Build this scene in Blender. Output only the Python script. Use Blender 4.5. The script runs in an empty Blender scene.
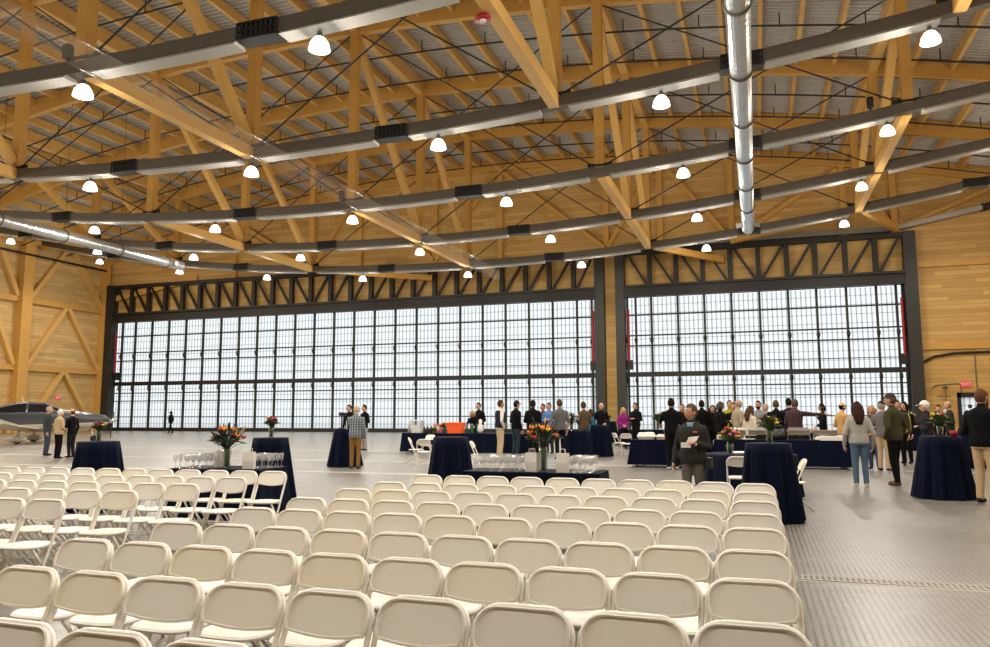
import bpy, bmesh, math, random
from mathutils import Vector, Matrix
import numpy as np
random.seed(7)
PI = math.pi
scn = bpy.context.scene
COL = scn.collection
sin, cos, R = math.sin, math.cos, math.radians

# ------------------------------------------------------------------ camera
FPX, YAW, PITCH, ROLL, EYE = 776.6, 0.3229, 0.1148, -0.003, 1.5
_fw = Vector((-sin(YAW)*cos(PITCH), cos(YAW)*cos(PITCH), sin(PITCH)))
_r0 = Vector((cos(YAW), sin(YAW), 0)); _u0 = _r0.cross(_fw)
_r = _r0*cos(ROLL)+_u0*sin(ROLL); _u = _u0*cos(ROLL)-_r0*sin(ROLL)
def ray(px, py): return _r*((px-495)/FPX)-_u*((py-323.5)/FPX)+_fw
def gp(px, py, z=0.0):
    d = ray(px, py); t = (z-EYE)/d.z; return (d.x*t, d.y*t)
def atY(px, py, Y):
    d = ray(px, py); t = Y/d.y; return Vector((d.x*t, Y, d.z*t+EYE))
cd = bpy.data.cameras.new('camera'); cam = bpy.data.objects.new('camera', cd); COL.objects.link(cam)
cd.sensor_width = 36; cd.lens = FPX/990*36; cd.clip_end = 300
cam.matrix_world = Matrix(((_r.x,_u.x,-_fw.x,0),(_r.y,_u.y,-_fw.y,0),(_r.z,_u.z,-_fw.z,EYE),(0,0,0,1)))
scn.camera = cam

# ------------------------------------------------------------------ materials
def nt(name):
    m = bpy.data.materials.new(name); m.use_nodes = True
    n = m.node_tree; n.nodes.clear()
    return m, n.nodes, n.links
def pbr(name, col, rough=.5, metal=0, var=0.0, scale=8, bump=0, coat=0, objvar=0, spec=.5, sheen=0):
    m, N, L = nt(name)
    o = N.new('ShaderNodeOutputMaterial'); b = N.new('ShaderNodeBsdfPrincipled')
    L.new(b.outputs[0], o.inputs[0])
    b.inputs['Roughness'].default_value = rough; b.inputs['Metallic'].default_value = metal
    b.inputs['Specular IOR Level'].default_value = spec
    b.inputs['Coat Weight'].default_value = coat
    b.inputs['Sheen Weight'].default_value = sheen
    b.inputs['Base Color'].default_value = (*col, 1)
    if var or bump:
        tc = N.new('ShaderNodeTexCoord'); nz = N.new('ShaderNodeTexNoise'); nz.inputs['Scale'].default_value = scale
        nz.inputs['Detail'].default_value = 4
        L.new(tc.outputs['Object'], nz.inputs['Vector'])
        mx = N.new('ShaderNodeMix'); mx.data_type = 'RGBA'
        mx.inputs[6].default_value = (*[c*(1-var) for c in col], 1); mx.inputs[7].default_value = (*[min(1, c*(1+var)) for c in col], 1)
        L.new(nz.outputs[0], mx.inputs[0]); last = mx.outputs[2]
        if objvar:
            oi = N.new('ShaderNodeObjectInfo'); rp = N.new('ShaderNodeValToRGB')
            e = rp.color_ramp.elements
            e[0].color = (1-objvar, 1-objvar, 1-objvar, 1); e[1].color = (1, 1-objvar*.3, 1-objvar*1.6, 1)
            k = rp.color_ramp.elements.new(.35); k.color = (1, 1, 1, 1); k = rp.color_ramp.elements.new(.75); k.color = (1, .985, .95, 1)
            L.new(oi.outputs['Random'], rp.inputs[0])
            mm = N.new('ShaderNodeMix'); mm.data_type = 'RGBA'; mm.blend_type = 'MULTIPLY'; mm.inputs[0].default_value = 1
            L.new(last, mm.inputs[6]); L.new(rp.outputs[0], mm.inputs[7]); last = mm.outputs[2]
        L.new(last, b.inputs['Base Color'])
        if bump:
            bp = N.new('ShaderNodeBump'); bp.inputs['Strength'].default_value = bump; bp.inputs['Distance'].default_value = .02
            L.new(nz.outputs[0], bp.inputs['Height']); L.new(bp.outputs[0], b.inputs['Normal'])
    return m
def emis(name, col, s):
    m, N, L = nt(name); o = N.new('ShaderNodeOutputMaterial'); e = N.new('ShaderNodeEmission')
    e.inputs[0].default_value = (*col, 1); e.inputs[1].default_value = s; L.new(e.outputs[0], o.inputs[0]); return m
def math_node(N, L, op, a, b=None):
    n = N.new('ShaderNodeMath'); n.operation = op
    for i, v in enumerate((a, b)):
        if v is None: continue
        if isinstance(v, (int, float)): n.inputs[i].default_value = v
        else: L.new(v, n.inputs[i])
    return n.outputs[0]
def boards(name, c1, c2, pitch, gap=.06, rough=.55, axis='Z', length=3.2):
    """horizontal boards running along the wall, each with its own tone and grain"""
    m, N, L = nt(name); o = N.new('ShaderNodeOutputMaterial'); b = N.new('ShaderNodeBsdfPrincipled'); L.new(b.outputs[0], o.inputs[0])
    b.inputs['Roughness'].default_value = rough; b.inputs['Specular IOR Level'].default_value = .3
    tc = N.new('ShaderNodeTexCoord'); sp = N.new('ShaderNodeSeparateXYZ'); L.new(tc.outputs['Object'], sp.inputs[0])
    z = math_node(N, L, 'DIVIDE', sp.outputs[2], pitch); fl = math_node(N, L, 'FLOOR', z); fr = math_node(N, L, 'FRACT', z)
    along = math_node(N, L, 'ADD', sp.outputs[0], sp.outputs[1])
    a2 = math_node(N, L, 'ADD', math_node(N, L, 'DIVIDE', along, length), math_node(N, L, 'MULTIPLY', fl, .37)); fa = math_node(N, L, 'FLOOR', a2)
    cb = N.new('ShaderNodeCombineXYZ'); L.new(fl, cb.inputs[0]); L.new(fa, cb.inputs[1])
    wn = N.new('ShaderNodeTexWhiteNoise'); wn.noise_dimensions = '3D'; L.new(cb.outputs[0], wn.inputs['Vector'])
    mp = N.new('ShaderNodeMapping'); mp.inputs['Scale'].default_value = (.5, .5, 14); L.new(tc.outputs['Object'], mp.inputs[0])
    nz = N.new('ShaderNodeTexNoise'); nz.inputs['Scale'].default_value = 1.5; nz.inputs['Detail'].default_value = 5; L.new(mp.outputs[0], nz.inputs['Vector'])
    t = math_node(N, L, 'ADD', math_node(N, L, 'MULTIPLY', wn.outputs[0], .55), math_node(N, L, 'MULTIPLY', nz.outputs[0], .5))
    mx = N.new('ShaderNodeMix'); mx.data_type = 'RGBA'; L.new(t, mx.inputs[0]); mx.inputs[6].default_value = (*c1, 1); mx.inputs[7].default_value = (*c2, 1)
    g = math_node(N, L, 'LESS_THAN', fr, gap)
    m2 = N.new('ShaderNodeMix'); m2.data_type = 'RGBA'; L.new(math_node(N, L, 'MULTIPLY', g, .55), m2.inputs[0]); L.new(mx.outputs[2], m2.inputs[6]); m2.inputs[7].default_value = (c1[0]*.3, c1[1]*.25, c1[2]*.2, 1)
    L.new(m2.outputs[2], b.inputs['Base Color']); return m
def glulam(name, c1, c2):
    m, N, L = nt(name); o = N.new('ShaderNodeOutputMaterial'); b = N.new('ShaderNodeBsdfPrincipled'); L.new(b.outputs[0], o.inputs[0])
    b.inputs['Roughness'].default_value = .5; b.inputs['Specular IOR Level'].default_value = .35
    tc = N.new('ShaderNodeTexCoord')
    nz = N.new('ShaderNodeTexNoise'); nz.inputs['Scale'].default_value = 1.3; nz.inputs['Detail'].default_value = 6; nz.inputs['Roughness'].default_value = .65
    L.new(tc.outputs['Object'], nz.inputs['Vector'])
    wv = N.new('ShaderNodeTexNoise'); wv.inputs['Scale'].default_value = 14; wv.inputs['Detail'].default_value = 3
    mp = N.new('ShaderNodeMapping'); mp.inputs['Scale'].default_value = (.12, .12, 1); L.new(tc.outputs['Object'], mp.inputs[0]); L.new(mp.outputs[0], wv.inputs['Vector'])
    t = math_node(N, L, 'ADD', math_node(N, L, 'MULTIPLY', nz.outputs[0], .5), math_node(N, L, 'MULTIPLY', wv.outputs[0], .5))
    mx = N.new('ShaderNodeMix'); mx.data_type = 'RGBA'; L.new(t, mx.inputs[0]); mx.inputs[6].default_value = (*c1, 1); mx.inputs[7].default_value = (*c2, 1)
    L.new(mx.outputs[2], b.inputs['Base Color']); return m

M = {}
M['glulam'] = glulam('glulam timber', (.44,.225,.044), (.68,.395,.105))
M['purlin'] = glulam('purlin timber', (.50,.27,.062), (.74,.47,.155))
M['plank'] = boards('plank wall', (.40,.225,.060), (.66,.425,.150), .28)
M['plank_pale'] = boards('pale plank wall', (.43,.265,.09), (.70,.485,.21), .28)
M['steel_dark'] = pbr('dark steel', (.0095,.0090,.0068), .55, .1, .2, 3)
M['steel_brown'] = pbr('brown painted steel', (.105,.093,.075), .5, .3, .15, 3)
M['reflector'] = pbr('white reflector', (.42,.41,.385), .5, .2, .08, 2)
M['steel_grey'] = pbr('grey steel', (.20,.19,.165), .45, .3, .12, 3)
M['black'] = pbr('black paint', (.008,.008,.008), .5, 0, .1, 10)
M['galv'] = pbr('galvanised duct', (.52,.54,.55), .28, .75, .12, 5)
M['deck'] = pbr('metal roof deck', (.44,.425,.395), .45, .35, .15, .6)
M['chair'] = pbr('white resin', (.76,.725,.66), .42, 0, .03, 3, objvar=.09)
M['chair_metal'] = pbr('white enamelled tube', (.78,.75,.69), .35, .05, .04, 4)
M['bolt'] = pbr('grey bolt', (.14,.12,.09), .4, .7, .1, 10)
M['navy'] = pbr('navy cloth', (.0017,.0042,.0155), .8, 0, .25, 30, spec=.08)
M['navy_top'] = pbr('navy cloth top', (.0045,.011,.036), .6, 0, .2, 20, spec=.3)
M['paper'] = pbr('white paper', (.72,.69,.66), .8, 0, .05, 20)
M['white'] = pbr('white plastic', (.78,.77,.74), .4, 0, .03, 5)
M['silver'] = pbr('polished steel', (.62,.60,.56), .22, .95, .1, 10)
M['leaf'] = pbr('green leaves', (.035,.075,.018), .6, 0, .5, 40)
M['leaf_dark'] = pbr('dark foliage', (.018,.035,.014), .6, 0, .5, 40)
for k, c in dict(orange=(.85,.22,.015), yellow=(.75,.50,.03), red=(.42,.018,.012), pink=(.62,.12,.25), maroon=(.16,.012,.02), white=(.8,.78,.7)).items():
    M['petal_'+k] = pbr(k+' petals', c, .7, 0, .25, 60)
M['red'] = pbr('red plastic', (.30,.006,.010), .5, 0, .15, 8)
M['orange_plastic'] = pbr('orange plastic', (.80,.10,.015), .4, 0, .08, 8)
M['green_glass'] = pbr('green bottle', (.02,.10,.05), .15, 0, .2, 10)
M['amber'] = pbr('brown kraft', (.32,.15,.05), .6, 0, .2, 20)
M['dark_items'] = pbr('dark bottle', (.02,.016,.014), .2, 0, .2, 10)
M['food'] = pbr('food', (.30,.13,.04), .7, 0, .7, 60)
M['lamp'] = emis('lit lamp diffuser', (1,.97,.90), 3.5)
M['exit'] = emis('lit exit sign', (.85,.10,.11), .9)
M['rubber'] = pbr('tyre rubber', (.012,.012,.012), .8, 0, .1, 20)
M['plane_grey'] = pbr('slate grey aircraft paint', (.034,.039,.050), .3, .1, .05, 2, coat=.3)
def two_tone():
    m, N, L = nt('two tone aircraft paint'); o = N.new('ShaderNodeOutputMaterial'); b = N.new('ShaderNodeBsdfPrincipled'); L.new(b.outputs[0], o.inputs[0]); b.inputs['Roughness'].default_value = .3; b.inputs['Coat Weight'].default_value = .3
    tc = N.new('ShaderNodeTexCoord'); sp = N.new('ShaderNodeSeparateXYZ'); L.new(tc.outputs['Object'], sp.inputs[0])
    rear = math_node(N, L, 'MULTIPLY', math_node(N, L, 'MAXIMUM', math_node(N, L, 'SUBTRACT', -.6, sp.outputs[0]), 0), .36)
    edge = math_node(N, L, 'ADD', math_node(N, L, 'ADD', .98, math_node(N, L, 'MULTIPLY', sp.outputs[0], .03)), rear)
    k = math_node(N, L, 'LESS_THAN', sp.outputs[2], edge)
    mx = N.new('ShaderNodeMix'); mx.data_type = 'RGBA'; L.new(k, mx.inputs[0]); mx.inputs[6].default_value = (.034,.039,.050,1); mx.inputs[7].default_value = (.46,.41,.33,1); L.new(mx.outputs[2], b.inputs['Base Color']); return m
M['plane_body'] = two_tone()
M['plane_cream'] = pbr('cream aircraft paint', (.50,.45,.37), .3, 0, .04, 2, coat=.4)
M['plane_glass'] = pbr('dark tinted glazing', (.006,.006,.008), .1, 0, .1, 2)
def glass_mat(name, tint, f, milk=.02):
    m, N, L = nt(name); o = N.new('ShaderNodeOutputMaterial'); t = N.new('ShaderNodeBsdfTransparent'); t.inputs[0].default_value = (*tint, 1)
    g = N.new('ShaderNodeBsdfGlossy'); g.inputs['Roughness'].default_value = .05; g.inputs[0].default_value = (.95,.95,.95,1)
    lw = N.new('ShaderNodeLayerWeight'); lw.inputs[0].default_value = f
    nz = N.new('ShaderNodeTexNoise'); nz.inputs['Scale'].default_value = 4
    a = math_node(N, L, 'MULTIPLY', lw.outputs['Facing'], math_node(N, L, 'ADD', nz.outputs[0], .5))
    mx = N.new('ShaderNodeMixShader'); L.new(a, mx.inputs[0]); L.new(t.outputs[0], mx.inputs[1]); L.new(g.outputs[0], mx.inputs[2])
    df = N.new('ShaderNodeBsdfDiffuse'); df.inputs[0].default_value = (.85,.86,.87,1); m2 = N.new('ShaderNodeMixShader'); m2.inputs[0].default_value = milk
    L.new(mx.outputs[0], m2.inputs[1]); L.new(df.outputs[0], m2.inputs[2]); L.new(m2.outputs[0], o.inputs[0]); return m
M['glass'] = glass_mat('clear glass', (.96,.965,.97), .32, .11)
M['vase'] = glass_mat('vase glass', (.80,.86,.82), .4)
def ghost_mat():
    m, N, L = nt('ghosted duct'); o = N.new('ShaderNodeOutputMaterial'); t = N.new('ShaderNodeBsdfTransparent')
    g = N.new('ShaderNodeBsdfPrincipled'); g.inputs['Base Color'].default_value = (.6,.55,.48,1); g.inputs['Roughness'].default_value = .25
    nz = N.new('ShaderNodeTexNoise'); nz.inputs['Scale'].default_value = .8
    mx = N.new('ShaderNodeMixShader'); L.new(math_node(N, L, 'MULTIPLY', nz.outputs[0], .16), mx.inputs[0]); L.new(t.outputs[0], mx.inputs[1]); L.new(g.outputs[0], mx.inputs[2]); L.new(mx.outputs[0], o.inputs[0]); return m
M['film'] = ghost_mat()
def poly_mat():
    """translucent ribbed polycarbonate: fine upright ribs, faint cross joints"""
    m, N, L = nt('translucent ribbed sheet'); o = N.new('ShaderNodeOutputMaterial')
    tc = N.new('ShaderNodeTexCoord'); sp = N.new('ShaderNodeSeparateXYZ'); L.new(tc.outputs['Object'], sp.inputs[0])
    fx = math_node(N, L, 'FRACT', math_node(N, L, 'DIVIDE', sp.outputs[0], .314)); rib = math_node(N, L, 'LESS_THAN', fx, .26)
    fz = math_node(N, L, 'FRACT', math_node(N, L, 'DIVIDE', sp.outputs[2], .62)); jn = math_node(N, L, 'LESS_THAN', fz, .09)
    s = math_node(N, L, 'ADD', math_node(N, L, 'MULTIPLY', rib, .55), math_node(N, L, 'MULTIPLY', jn, .42))
    mx = N.new('ShaderNodeMix'); mx.data_type = 'RGBA'; L.new(s, mx.inputs[0]); mx.inputs[6].default_value = (.945,.965,.97,1); mx.inputs[7].default_value = (.28,.305,.315,1)
    t = N.new('ShaderNodeBsdfTranslucent'); L.new(mx.outputs[2], t.inputs[0])
    d = N.new('ShaderNodeBsdfPrincipled'); d.inputs['Base Color'].default_value = (.4,.42,.43,1); d.inputs['Roughness'].default_value = .3
    ms = N.new('ShaderNodeMixShader'); ms.inputs[0].default_value = .08; L.new(t.outputs[0], ms.inputs[1]); L.new(d.outputs[0], ms.inputs[2]); L.new(ms.outputs[0], o.inputs[0]); return m
M['poly'] = poly_mat()
def floor_mat():
    m, N, L = nt('grooved concrete floor'); o = N.new('ShaderNodeOutputMaterial'); b = N.new('ShaderNodeBsdfPrincipled'); L.new(b.outputs[0], o.inputs[0])
    tc = N.new('ShaderNodeTexCoord'); sp = N.new('ShaderNodeSeparateXYZ'); L.new(tc.outputs['Object'], sp.inputs[0])
    n1 = N.new('ShaderNodeTexNoise'); n1.inputs['Scale'].default_value = .35; n1.inputs['Detail'].default_value = 6; L.new(tc.outputs['Object'], n1.inputs['Vector'])
    n2 = N.new('ShaderNodeTexNoise'); n2.inputs['Scale'].default_value = 9; n2.inputs['Detail'].default_value = 5; L.new(tc.outputs['Object'], n2.inputs['Vector'])
    t = math_node(N, L, 'ADD', math_node(N, L, 'MULTIPLY', n1.outputs[0], .5), math_node(N, L, 'MULTIPLY', n2.outputs[0], .5))
    mx = N.new('ShaderNodeMix'); mx.data_type = 'RGBA'; L.new(t, mx.inputs[0]); mx.inputs[6].default_value = (.055,.048,.038,1); mx.inputs[7].default_value = (.35,.33,.295,1)
    # tined grooves along the depth of the hall, strongest in the front part
    fx = math_node(N, L, 'FRACT', math_node(N, L, 'DIVIDE', sp.outputs[0], .052)); pg = math_node(N, L, 'PINGPONG', fx, .5)
    gr = N.new('ShaderNodeMapRange'); L.new(pg, gr.inputs[0]); gr.inputs[1].default_value = .13; gr.inputs[2].default_value = .28; gr.inputs[3].default_value = 1; gr.inputs[4].default_value = 0
    zone = N.new('ShaderNodeMapRange'); L.new(sp.outputs[1], zone.inputs[0]); zone.inputs[1].default_value = 16; zone.inputs[2].default_value = 24; zone.inputs[3].default_value = 1; zone.inputs[4].default_value = .1
    n3 = N.new('ShaderNodeTexNoise'); n3.inputs['Scale'].default_value = 1.4; n3.inputs['Detail'].default_value = 5; L.new(tc.outputs['Object'], n3.inputs['Vector'])
    wear = N.new('ShaderNodeMapRange'); L.new(n3.outputs[0], wear.inputs[0]); wear.inputs[1].default_value = .35; wear.inputs[2].default_value = .62; wear.inputs[3].default_value = .25; wear.inputs[4].default_value = 1.0
    gr2 = math_node(N, L, 'MULTIPLY', gr.outputs[0], wear.outputs[0])
    g = math_node(N, L, 'MULTIPLY', gr2, math_node(N, L, 'MULTIPLY', zone.outputs[0], math_node(N, L, 'ADD', n1.outputs[0], .45)))
    m2 = N.new('ShaderNodeMix'); m2.data_type = 'RGBA'; L.new(math_node(N, L, 'MULTIPLY', g, .85), m2.inputs[0]); L.new(mx.outputs[2], m2.inputs[6]); m2.inputs[7].default_value = (.075,.065,.052,1)
    # slab joints
    jx = math_node(N, L, 'LESS_THAN', math_node(N, L, 'FRACT', math_node(N, L, 'DIVIDE', sp.outputs[0], 6.1)), .006)
    jy = math_node(N, L, 'LESS_THAN', math_node(N, L, 'FRACT', math_node(N, L, 'DIVIDE', sp.outputs[1], 7.3)), .008)
    m3 = N.new('ShaderNodeMix'); m3.data_type = 'RGBA'; L.new(math_node(N, L, 'MULTIPLY', math_node(N, L, 'MAXIMUM', jx, jy), .45), m3.inputs[0]); L.new(m2.outputs[2], m3.inputs[6]); m3.inputs[7].default_value = (.12,.11,.09,1)
    L.new(m3.outputs[2], b.inputs['Base Color'])
    rr = N.new('ShaderNodeMapRange'); L.new(n1.outputs[0], rr.inputs[0]); rr.inputs[3].default_value = .22; rr.inputs[4].default_value = .40; L.new(rr.outputs[0], b.inputs['Roughness'])
    bp = N.new('ShaderNodeBump'); bp.inputs['Strength'].default_value = .12; bp.inputs['Distance'].default_value = .003
    L.new(math_node(N, L, 'SUBTRACT', 1, math_node(N, L, 'MULTIPLY', gr.outputs[0], zone.outputs[0])), bp.inputs['Height']); L.new(bp.outputs[0], b.inputs['Normal']); return m
M['floor'] = floor_mat()
M['line'] = pbr('pale floor line', (.62,.58,.50), .5, 0, .15, 6)
def drain_mat():
    m, N, L = nt('slotted drain'); o = N.new('ShaderNodeOutputMaterial'); b = N.new('ShaderNodeBsdfPrincipled'); L.new(b.outputs[0], o.inputs[0]); b.inputs['Roughness'].default_value = .5
    tc = N.new('ShaderNodeTexCoord'); sp = N.new('ShaderNodeSeparateXYZ'); L.new(tc.outputs['Object'], sp.inputs[0])
    a = math_node(N, L, 'LESS_THAN', math_node(N, L, 'FRACT', math_node(N, L, 'DIVIDE', sp.outputs[0], .05)), .5)
    k = math_node(N, L, 'GREATER_THAN', math_node(N, L, 'PINGPONG', math_node(N, L, 'SUBTRACT', sp.outputs[1], 7.745), .09), .02)
    mx = N.new('ShaderNodeMix'); mx.data_type = 'RGBA'; L.new(math_node(N, L, 'MULTIPLY', a, k), mx.inputs[0]); mx.inputs[6].default_value = (.26,.23,.18,1); mx.inputs[7].default_value = (.04,.032,.022,1)
    L.new(mx.outputs[2], b.inputs['Base Color']); return m
M['drain'] = drain_mat()
def plaid(name, a, b, c, pitch):
    m, N, L = nt(name); o = N.new('ShaderNodeOutputMaterial'); p = N.new('ShaderNodeBsdfPrincipled'); L.new(p.outputs[0], o.inputs[0]); p.inputs['Roughness'].default_value = .9
    tc = N.new('ShaderNodeTexCoord'); sp = N.new('ShaderNodeSeparateXYZ'); L.new(tc.outputs['Object'], sp.inputs[0])
    sx = math_node(N, L, 'LESS_THAN', math_node(N, L, 'FRACT', math_node(N, L, 'DIVIDE', sp.outputs[0], pitch)), .4)
    sz = math_node(N, L, 'LESS_THAN', math_node(N, L, 'FRACT', math_node(N, L, 'DIVIDE', sp.outputs[2], pitch)), .4)
    m1 = N.new('ShaderNodeMix'); m1.data_type = 'RGBA'; L.new(sx, m1.inputs[0]); m1.inputs[6].default_value = (*a, 1); m1.inputs[7].default_value = (*b, 1)
    m2 = N.new('ShaderNodeMix'); m2.data_type = 'RGBA'; L.new(math_node(N, L, 'MULTIPLY', sz, .6), m2.inputs[0]); L.new(m1.outputs[2], m2.inputs[6]); m2.inputs[7].default_value = (*c, 1)
    L.new(m2.outputs[2], p.inputs['Base Color']); return m
M['plaid_blue'] = plaid('blue grey check shirt', (.10,.12,.15), (.30,.32,.34), (.045,.055,.075), .07)
M['plaid_maroon'] = plaid('maroon check shirt', (.035,.012,.016), (.085,.022,.03), (.018,.012,.02), .08)
_cl = {}
def cloth(c, rough=.85):
    k = tuple(round(v, 3) for v in c)
    if k not in _cl: _cl[k] = pbr('cloth %02x%02x%02x' % tuple(int(min(1, v)*255) for v in c), c, rough, 0, .18, 25, spec=.1, bump=.15)
    return _cl[k]
def skinm(c=(.52,.27,.17)):
    k = ('s',)+tuple(c)
    if k not in _cl: _cl[k] = pbr('skin', c, .5, 0, .08, 20)
    return _cl[k]

# ------------------------------------------------------------------ mesh helpers
class MB:
    def __init__(s): s.v = []; s.f = []; s.m = []; s.mats = []
    def mi(s, mat):
        if mat not in s.mats: s.mats.append(mat)
        return s.mats.index(mat)
    def add(s, vs, fs, mat=None):
        o = len(s.v); s.v += [tuple(v) for v in vs]; s.f += [tuple(i+o for i in f) for f in fs]
        k = s.mi(mat) if mat else 0
        s.m += [k]*len(fs); return s
    def box(s, lo, hi, mat=None):
        (a,b,c),(d,e,f) = lo, hi
        return s.add([(a,b,c),(d,b,c),(d,e,c),(a,e,c),(a,b,f),(d,b,f),(d,e,f),(a,e,f)], [(0,3,2,1),(4,5,6,7),(0,1,5,4),(1,2,6,5),(2,3,7,6),(3,0,4,7)], mat)
    def beam(s, p, q, w, h, mat=None, up=(0,0,1)):
        p, q = Vector(p), Vector(q); d = (q-p).normalized(); u = Vector(up)
        if abs(d.dot(u)) > .95: u = Vector((0,1,0))
        x = d.cross(u).normalized(); y = x.cross(d)
        vs = [e+x*(i*w/2)+y*(j*h/2) for e in (p, q) for i, j in ((-1,-1),(1,-1),(1,1),(-1,1))]
        return s.add(vs, [(0,1,2,3),(7,6,5,4),(0,4,5,1),(1,5,6,2),(2,6,7,3),(3,7,4,0)], mat)
    def tube(s, pts, r, n=8, mat=None, closed=False, caps=True):
        pts = [Vector(p) for p in pts]; k = len(pts); rs = r if isinstance(r, (list, tuple)) else [r]*k
        vs = []; pu = None
        for i, p in enumerate(pts):
            a = pts[i-1] if (i or closed) else pts[0]; b = pts[(i+1) % k] if (i < k-1 or closed) else pts[-1]
            d = (b-a); d = d.normalized() if d.length > 1e-9 else Vector((0,0,1))
            if pu is None: u = Vector((0,0,1)) if abs(d.z) < .9 else Vector((1,0,0))
            else: u = pu
            x = d.cross(u).normalized(); u = x.cross(d); pu = u
            for j in range(n):
                t = 2*PI*j/n; vs.append(p+(x*cos(t)+u*sin(t))*rs[i])
        fs = [(i*n+j, i*n+(j+1)%n, ((i+1)%k)*n+(j+1)%n, ((i+1)%k)*n+j) for i in range(k if closed else k-1) for j in range(n)]
        if caps and not closed: fs += [tuple(reversed(range(n))), tuple((k-1)*n+j for j in range(n))]
        return s.add(vs, fs, mat)
    def loft(s, rings, mat=None, caps=True):
        n = len(rings[0]); vs = [v for r in rings for v in r]
        fs = [(i*n+j, i*n+(j+1)%n, (i+1)*n+(j+1)%n, (i+1)*n+j) for i in range(len(rings)-1) for j in range(n)]
        if caps: fs += [tuple(reversed(range(n))), tuple((len(rings)-1)*n+j for j in range(n))]
        return s.add(vs, fs, mat)
    def lathe(s, prof, n=16, c=(0,0,0), mat=None, caps=True):
        return s.loft([[(c[0]+r*cos(2*PI*j/n), c[1]+r*sin(2*PI*j/n), c[2]+z) for j in range(n)] for r, z in prof], mat, caps)
    def ball(s, c, r, n=8, m=6, mat=None, rz=None, ry=None):
        rz = rz or r; ry = ry or r
        return s.loft([[(c[0]+r*sin(PI*i/m)*cos(2*PI*j/n), c[1]+ry*sin(PI*i/m)*sin(2*PI*j/n), c[2]-rz*cos(PI*i/m)) for j in range(n)] for i in [.12]+list(range(1, m))+[m-.12]], mat)
    def build(s, name, mat=None, parent=None, smooth=False, loc=None):
        me = bpy.data.meshes.new(name); me.from_pydata(s.v, [], s.f); me.update()
        if s.mats:
            for m in s.mats: me.materials.append(m)
            me.polygons.foreach_set('material_index', s.m)
        elif mat: me.materials.append(mat)
        if smooth: me.polygons.foreach_set('use_smooth', [True]*len(me.polygons))
        bm = bmesh.new(); bm.from_mesh(me); bmesh.ops.recalc_face_normals(bm, faces=bm.faces); bm.to_mesh(me); bm.free()
        if smooth == 'angle': me.set_sharp_from_angle(angle=R(40))
        o = bpy.data.objects.new(name, me); COL.objects.link(o)
        if parent: o.parent = parent
        if loc: o.location = loc
        return o
def tag(o, label=None, cat=None, group=None, kind=None):
    for k, v in (('label', label), ('category', cat), ('group', group), ('kind', kind)):
        if v: o[k] = v
    return o
def thing(name, label, cat, loc=(0,0,0), rz=0, group=None, kind=None):
    o = bpy.data.objects.new(name, None); COL.objects.link(o); o.empty_display_size = .1
    o.location = loc; o.rotation_euler = (0,0,rz); return tag(o, label, cat, group, kind)
def dup(root, loc, rz, label, group=None):
    r = root.copy(); COL.objects.link(r); r.location = loc; r.rotation_euler = (0,0,rz); tag(r, label, None, group)
    for ch in list(root.children):
        c = ch.copy(); COL.objects.link(c); c.parent = r
        for g in list(ch.children):
            d = g.copy(); COL.objects.link(d); d.parent = c
    return r
ORD = ['first','second','third','fourth','fifth','sixth','seventh','eighth','ninth','tenth','eleventh','twelfth','thirteenth','fourteenth','fifteenth']

# ------------------------------------------------------------------ building
WALL = 56.8; XL, XR = -57.5, 20.5; XC = -18.49; YB = -22.0
TY = [8.9+8.104*k for k in range(6)]             # trusses; the second one is the nearest in the picture
NODE = {j: XC+12.31*j for j in range(-3, 4)}
def chord(x): return 11.39+.00289*(x-XC)**2
def arch(x): return 20.52-.0036*(x-XC+.7)**2
def lin(a, b, n): return [a+(b-a)*i/n for i in range(n+1)]

fl = MB().box((XL-1, YB-1, -.3), (XR+1, WALL+1, 0)).build('floor', M['floor']); tag(fl, kind='structure')
d = MB()
d.box((-1.2, 7.72, -.01), (XR, 7.95, .004)); d.build('drain_grate', M['drain'], fl); MB().box((-1.2, 7.675, -.01), (XR, 7.695, .003)).build('floor_line', M['line'], fl)
d = MB().box((-26, 17.9, -.01), (-6, 18.0, .003)); d.build('floor_line', M['line'], fl)
d = MB().box((-30, 22.3, -.01), (14, 22.42, .003)); d.build('floor_line', M['line'], fl)
d = MB().box((-40, 28.3, -.01), (-10, 28.42, .003)); d.build('floor_line', M['line'], fl)

def wall_top(x): return arch(x)+1.25
wb = MB(); y0, y1 = WALL, WALL+.35
for a, b, c, e in ((XL,-56.3,0,10.4),(-10.95,-9.3,0,10.4),(9.75,12.2,0,10.4),(13.9,XR,0,10.4),(12.2,13.9,2.72,10.4)):
    wb.box((a,y0,c),(b,y1,e))
xs = lin(XL, XR, 40)
wb.loft([[(x,y0,10.4),(x,y1,10.4),(x,y1,wall_top(x)),(x,y0,wall_top(x))] for x in xs])
wback = tag(wb.build('wall_back', M['plank']), kind='structure')
wl = MB().box((XL-.35, YB, 0), (XL, WALL+.35, 17)); wleft = tag(wl.build('wall_left', M['plank_pale']), kind='structure')
wr = MB().box((XR, YB, 0), (XR+.35, WALL+.35, 17)); tag(wr.build('wall_right', M['plank']), kind='structure')
wf = MB(); wf.loft([[(x,YB-.3,0),(x,YB,0),(x,YB,wall_top(x)),(x,YB-.3,wall_top(x))] for x in xs]); tag(wf.build('wall_front', M['plank']), kind='structure')

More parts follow.
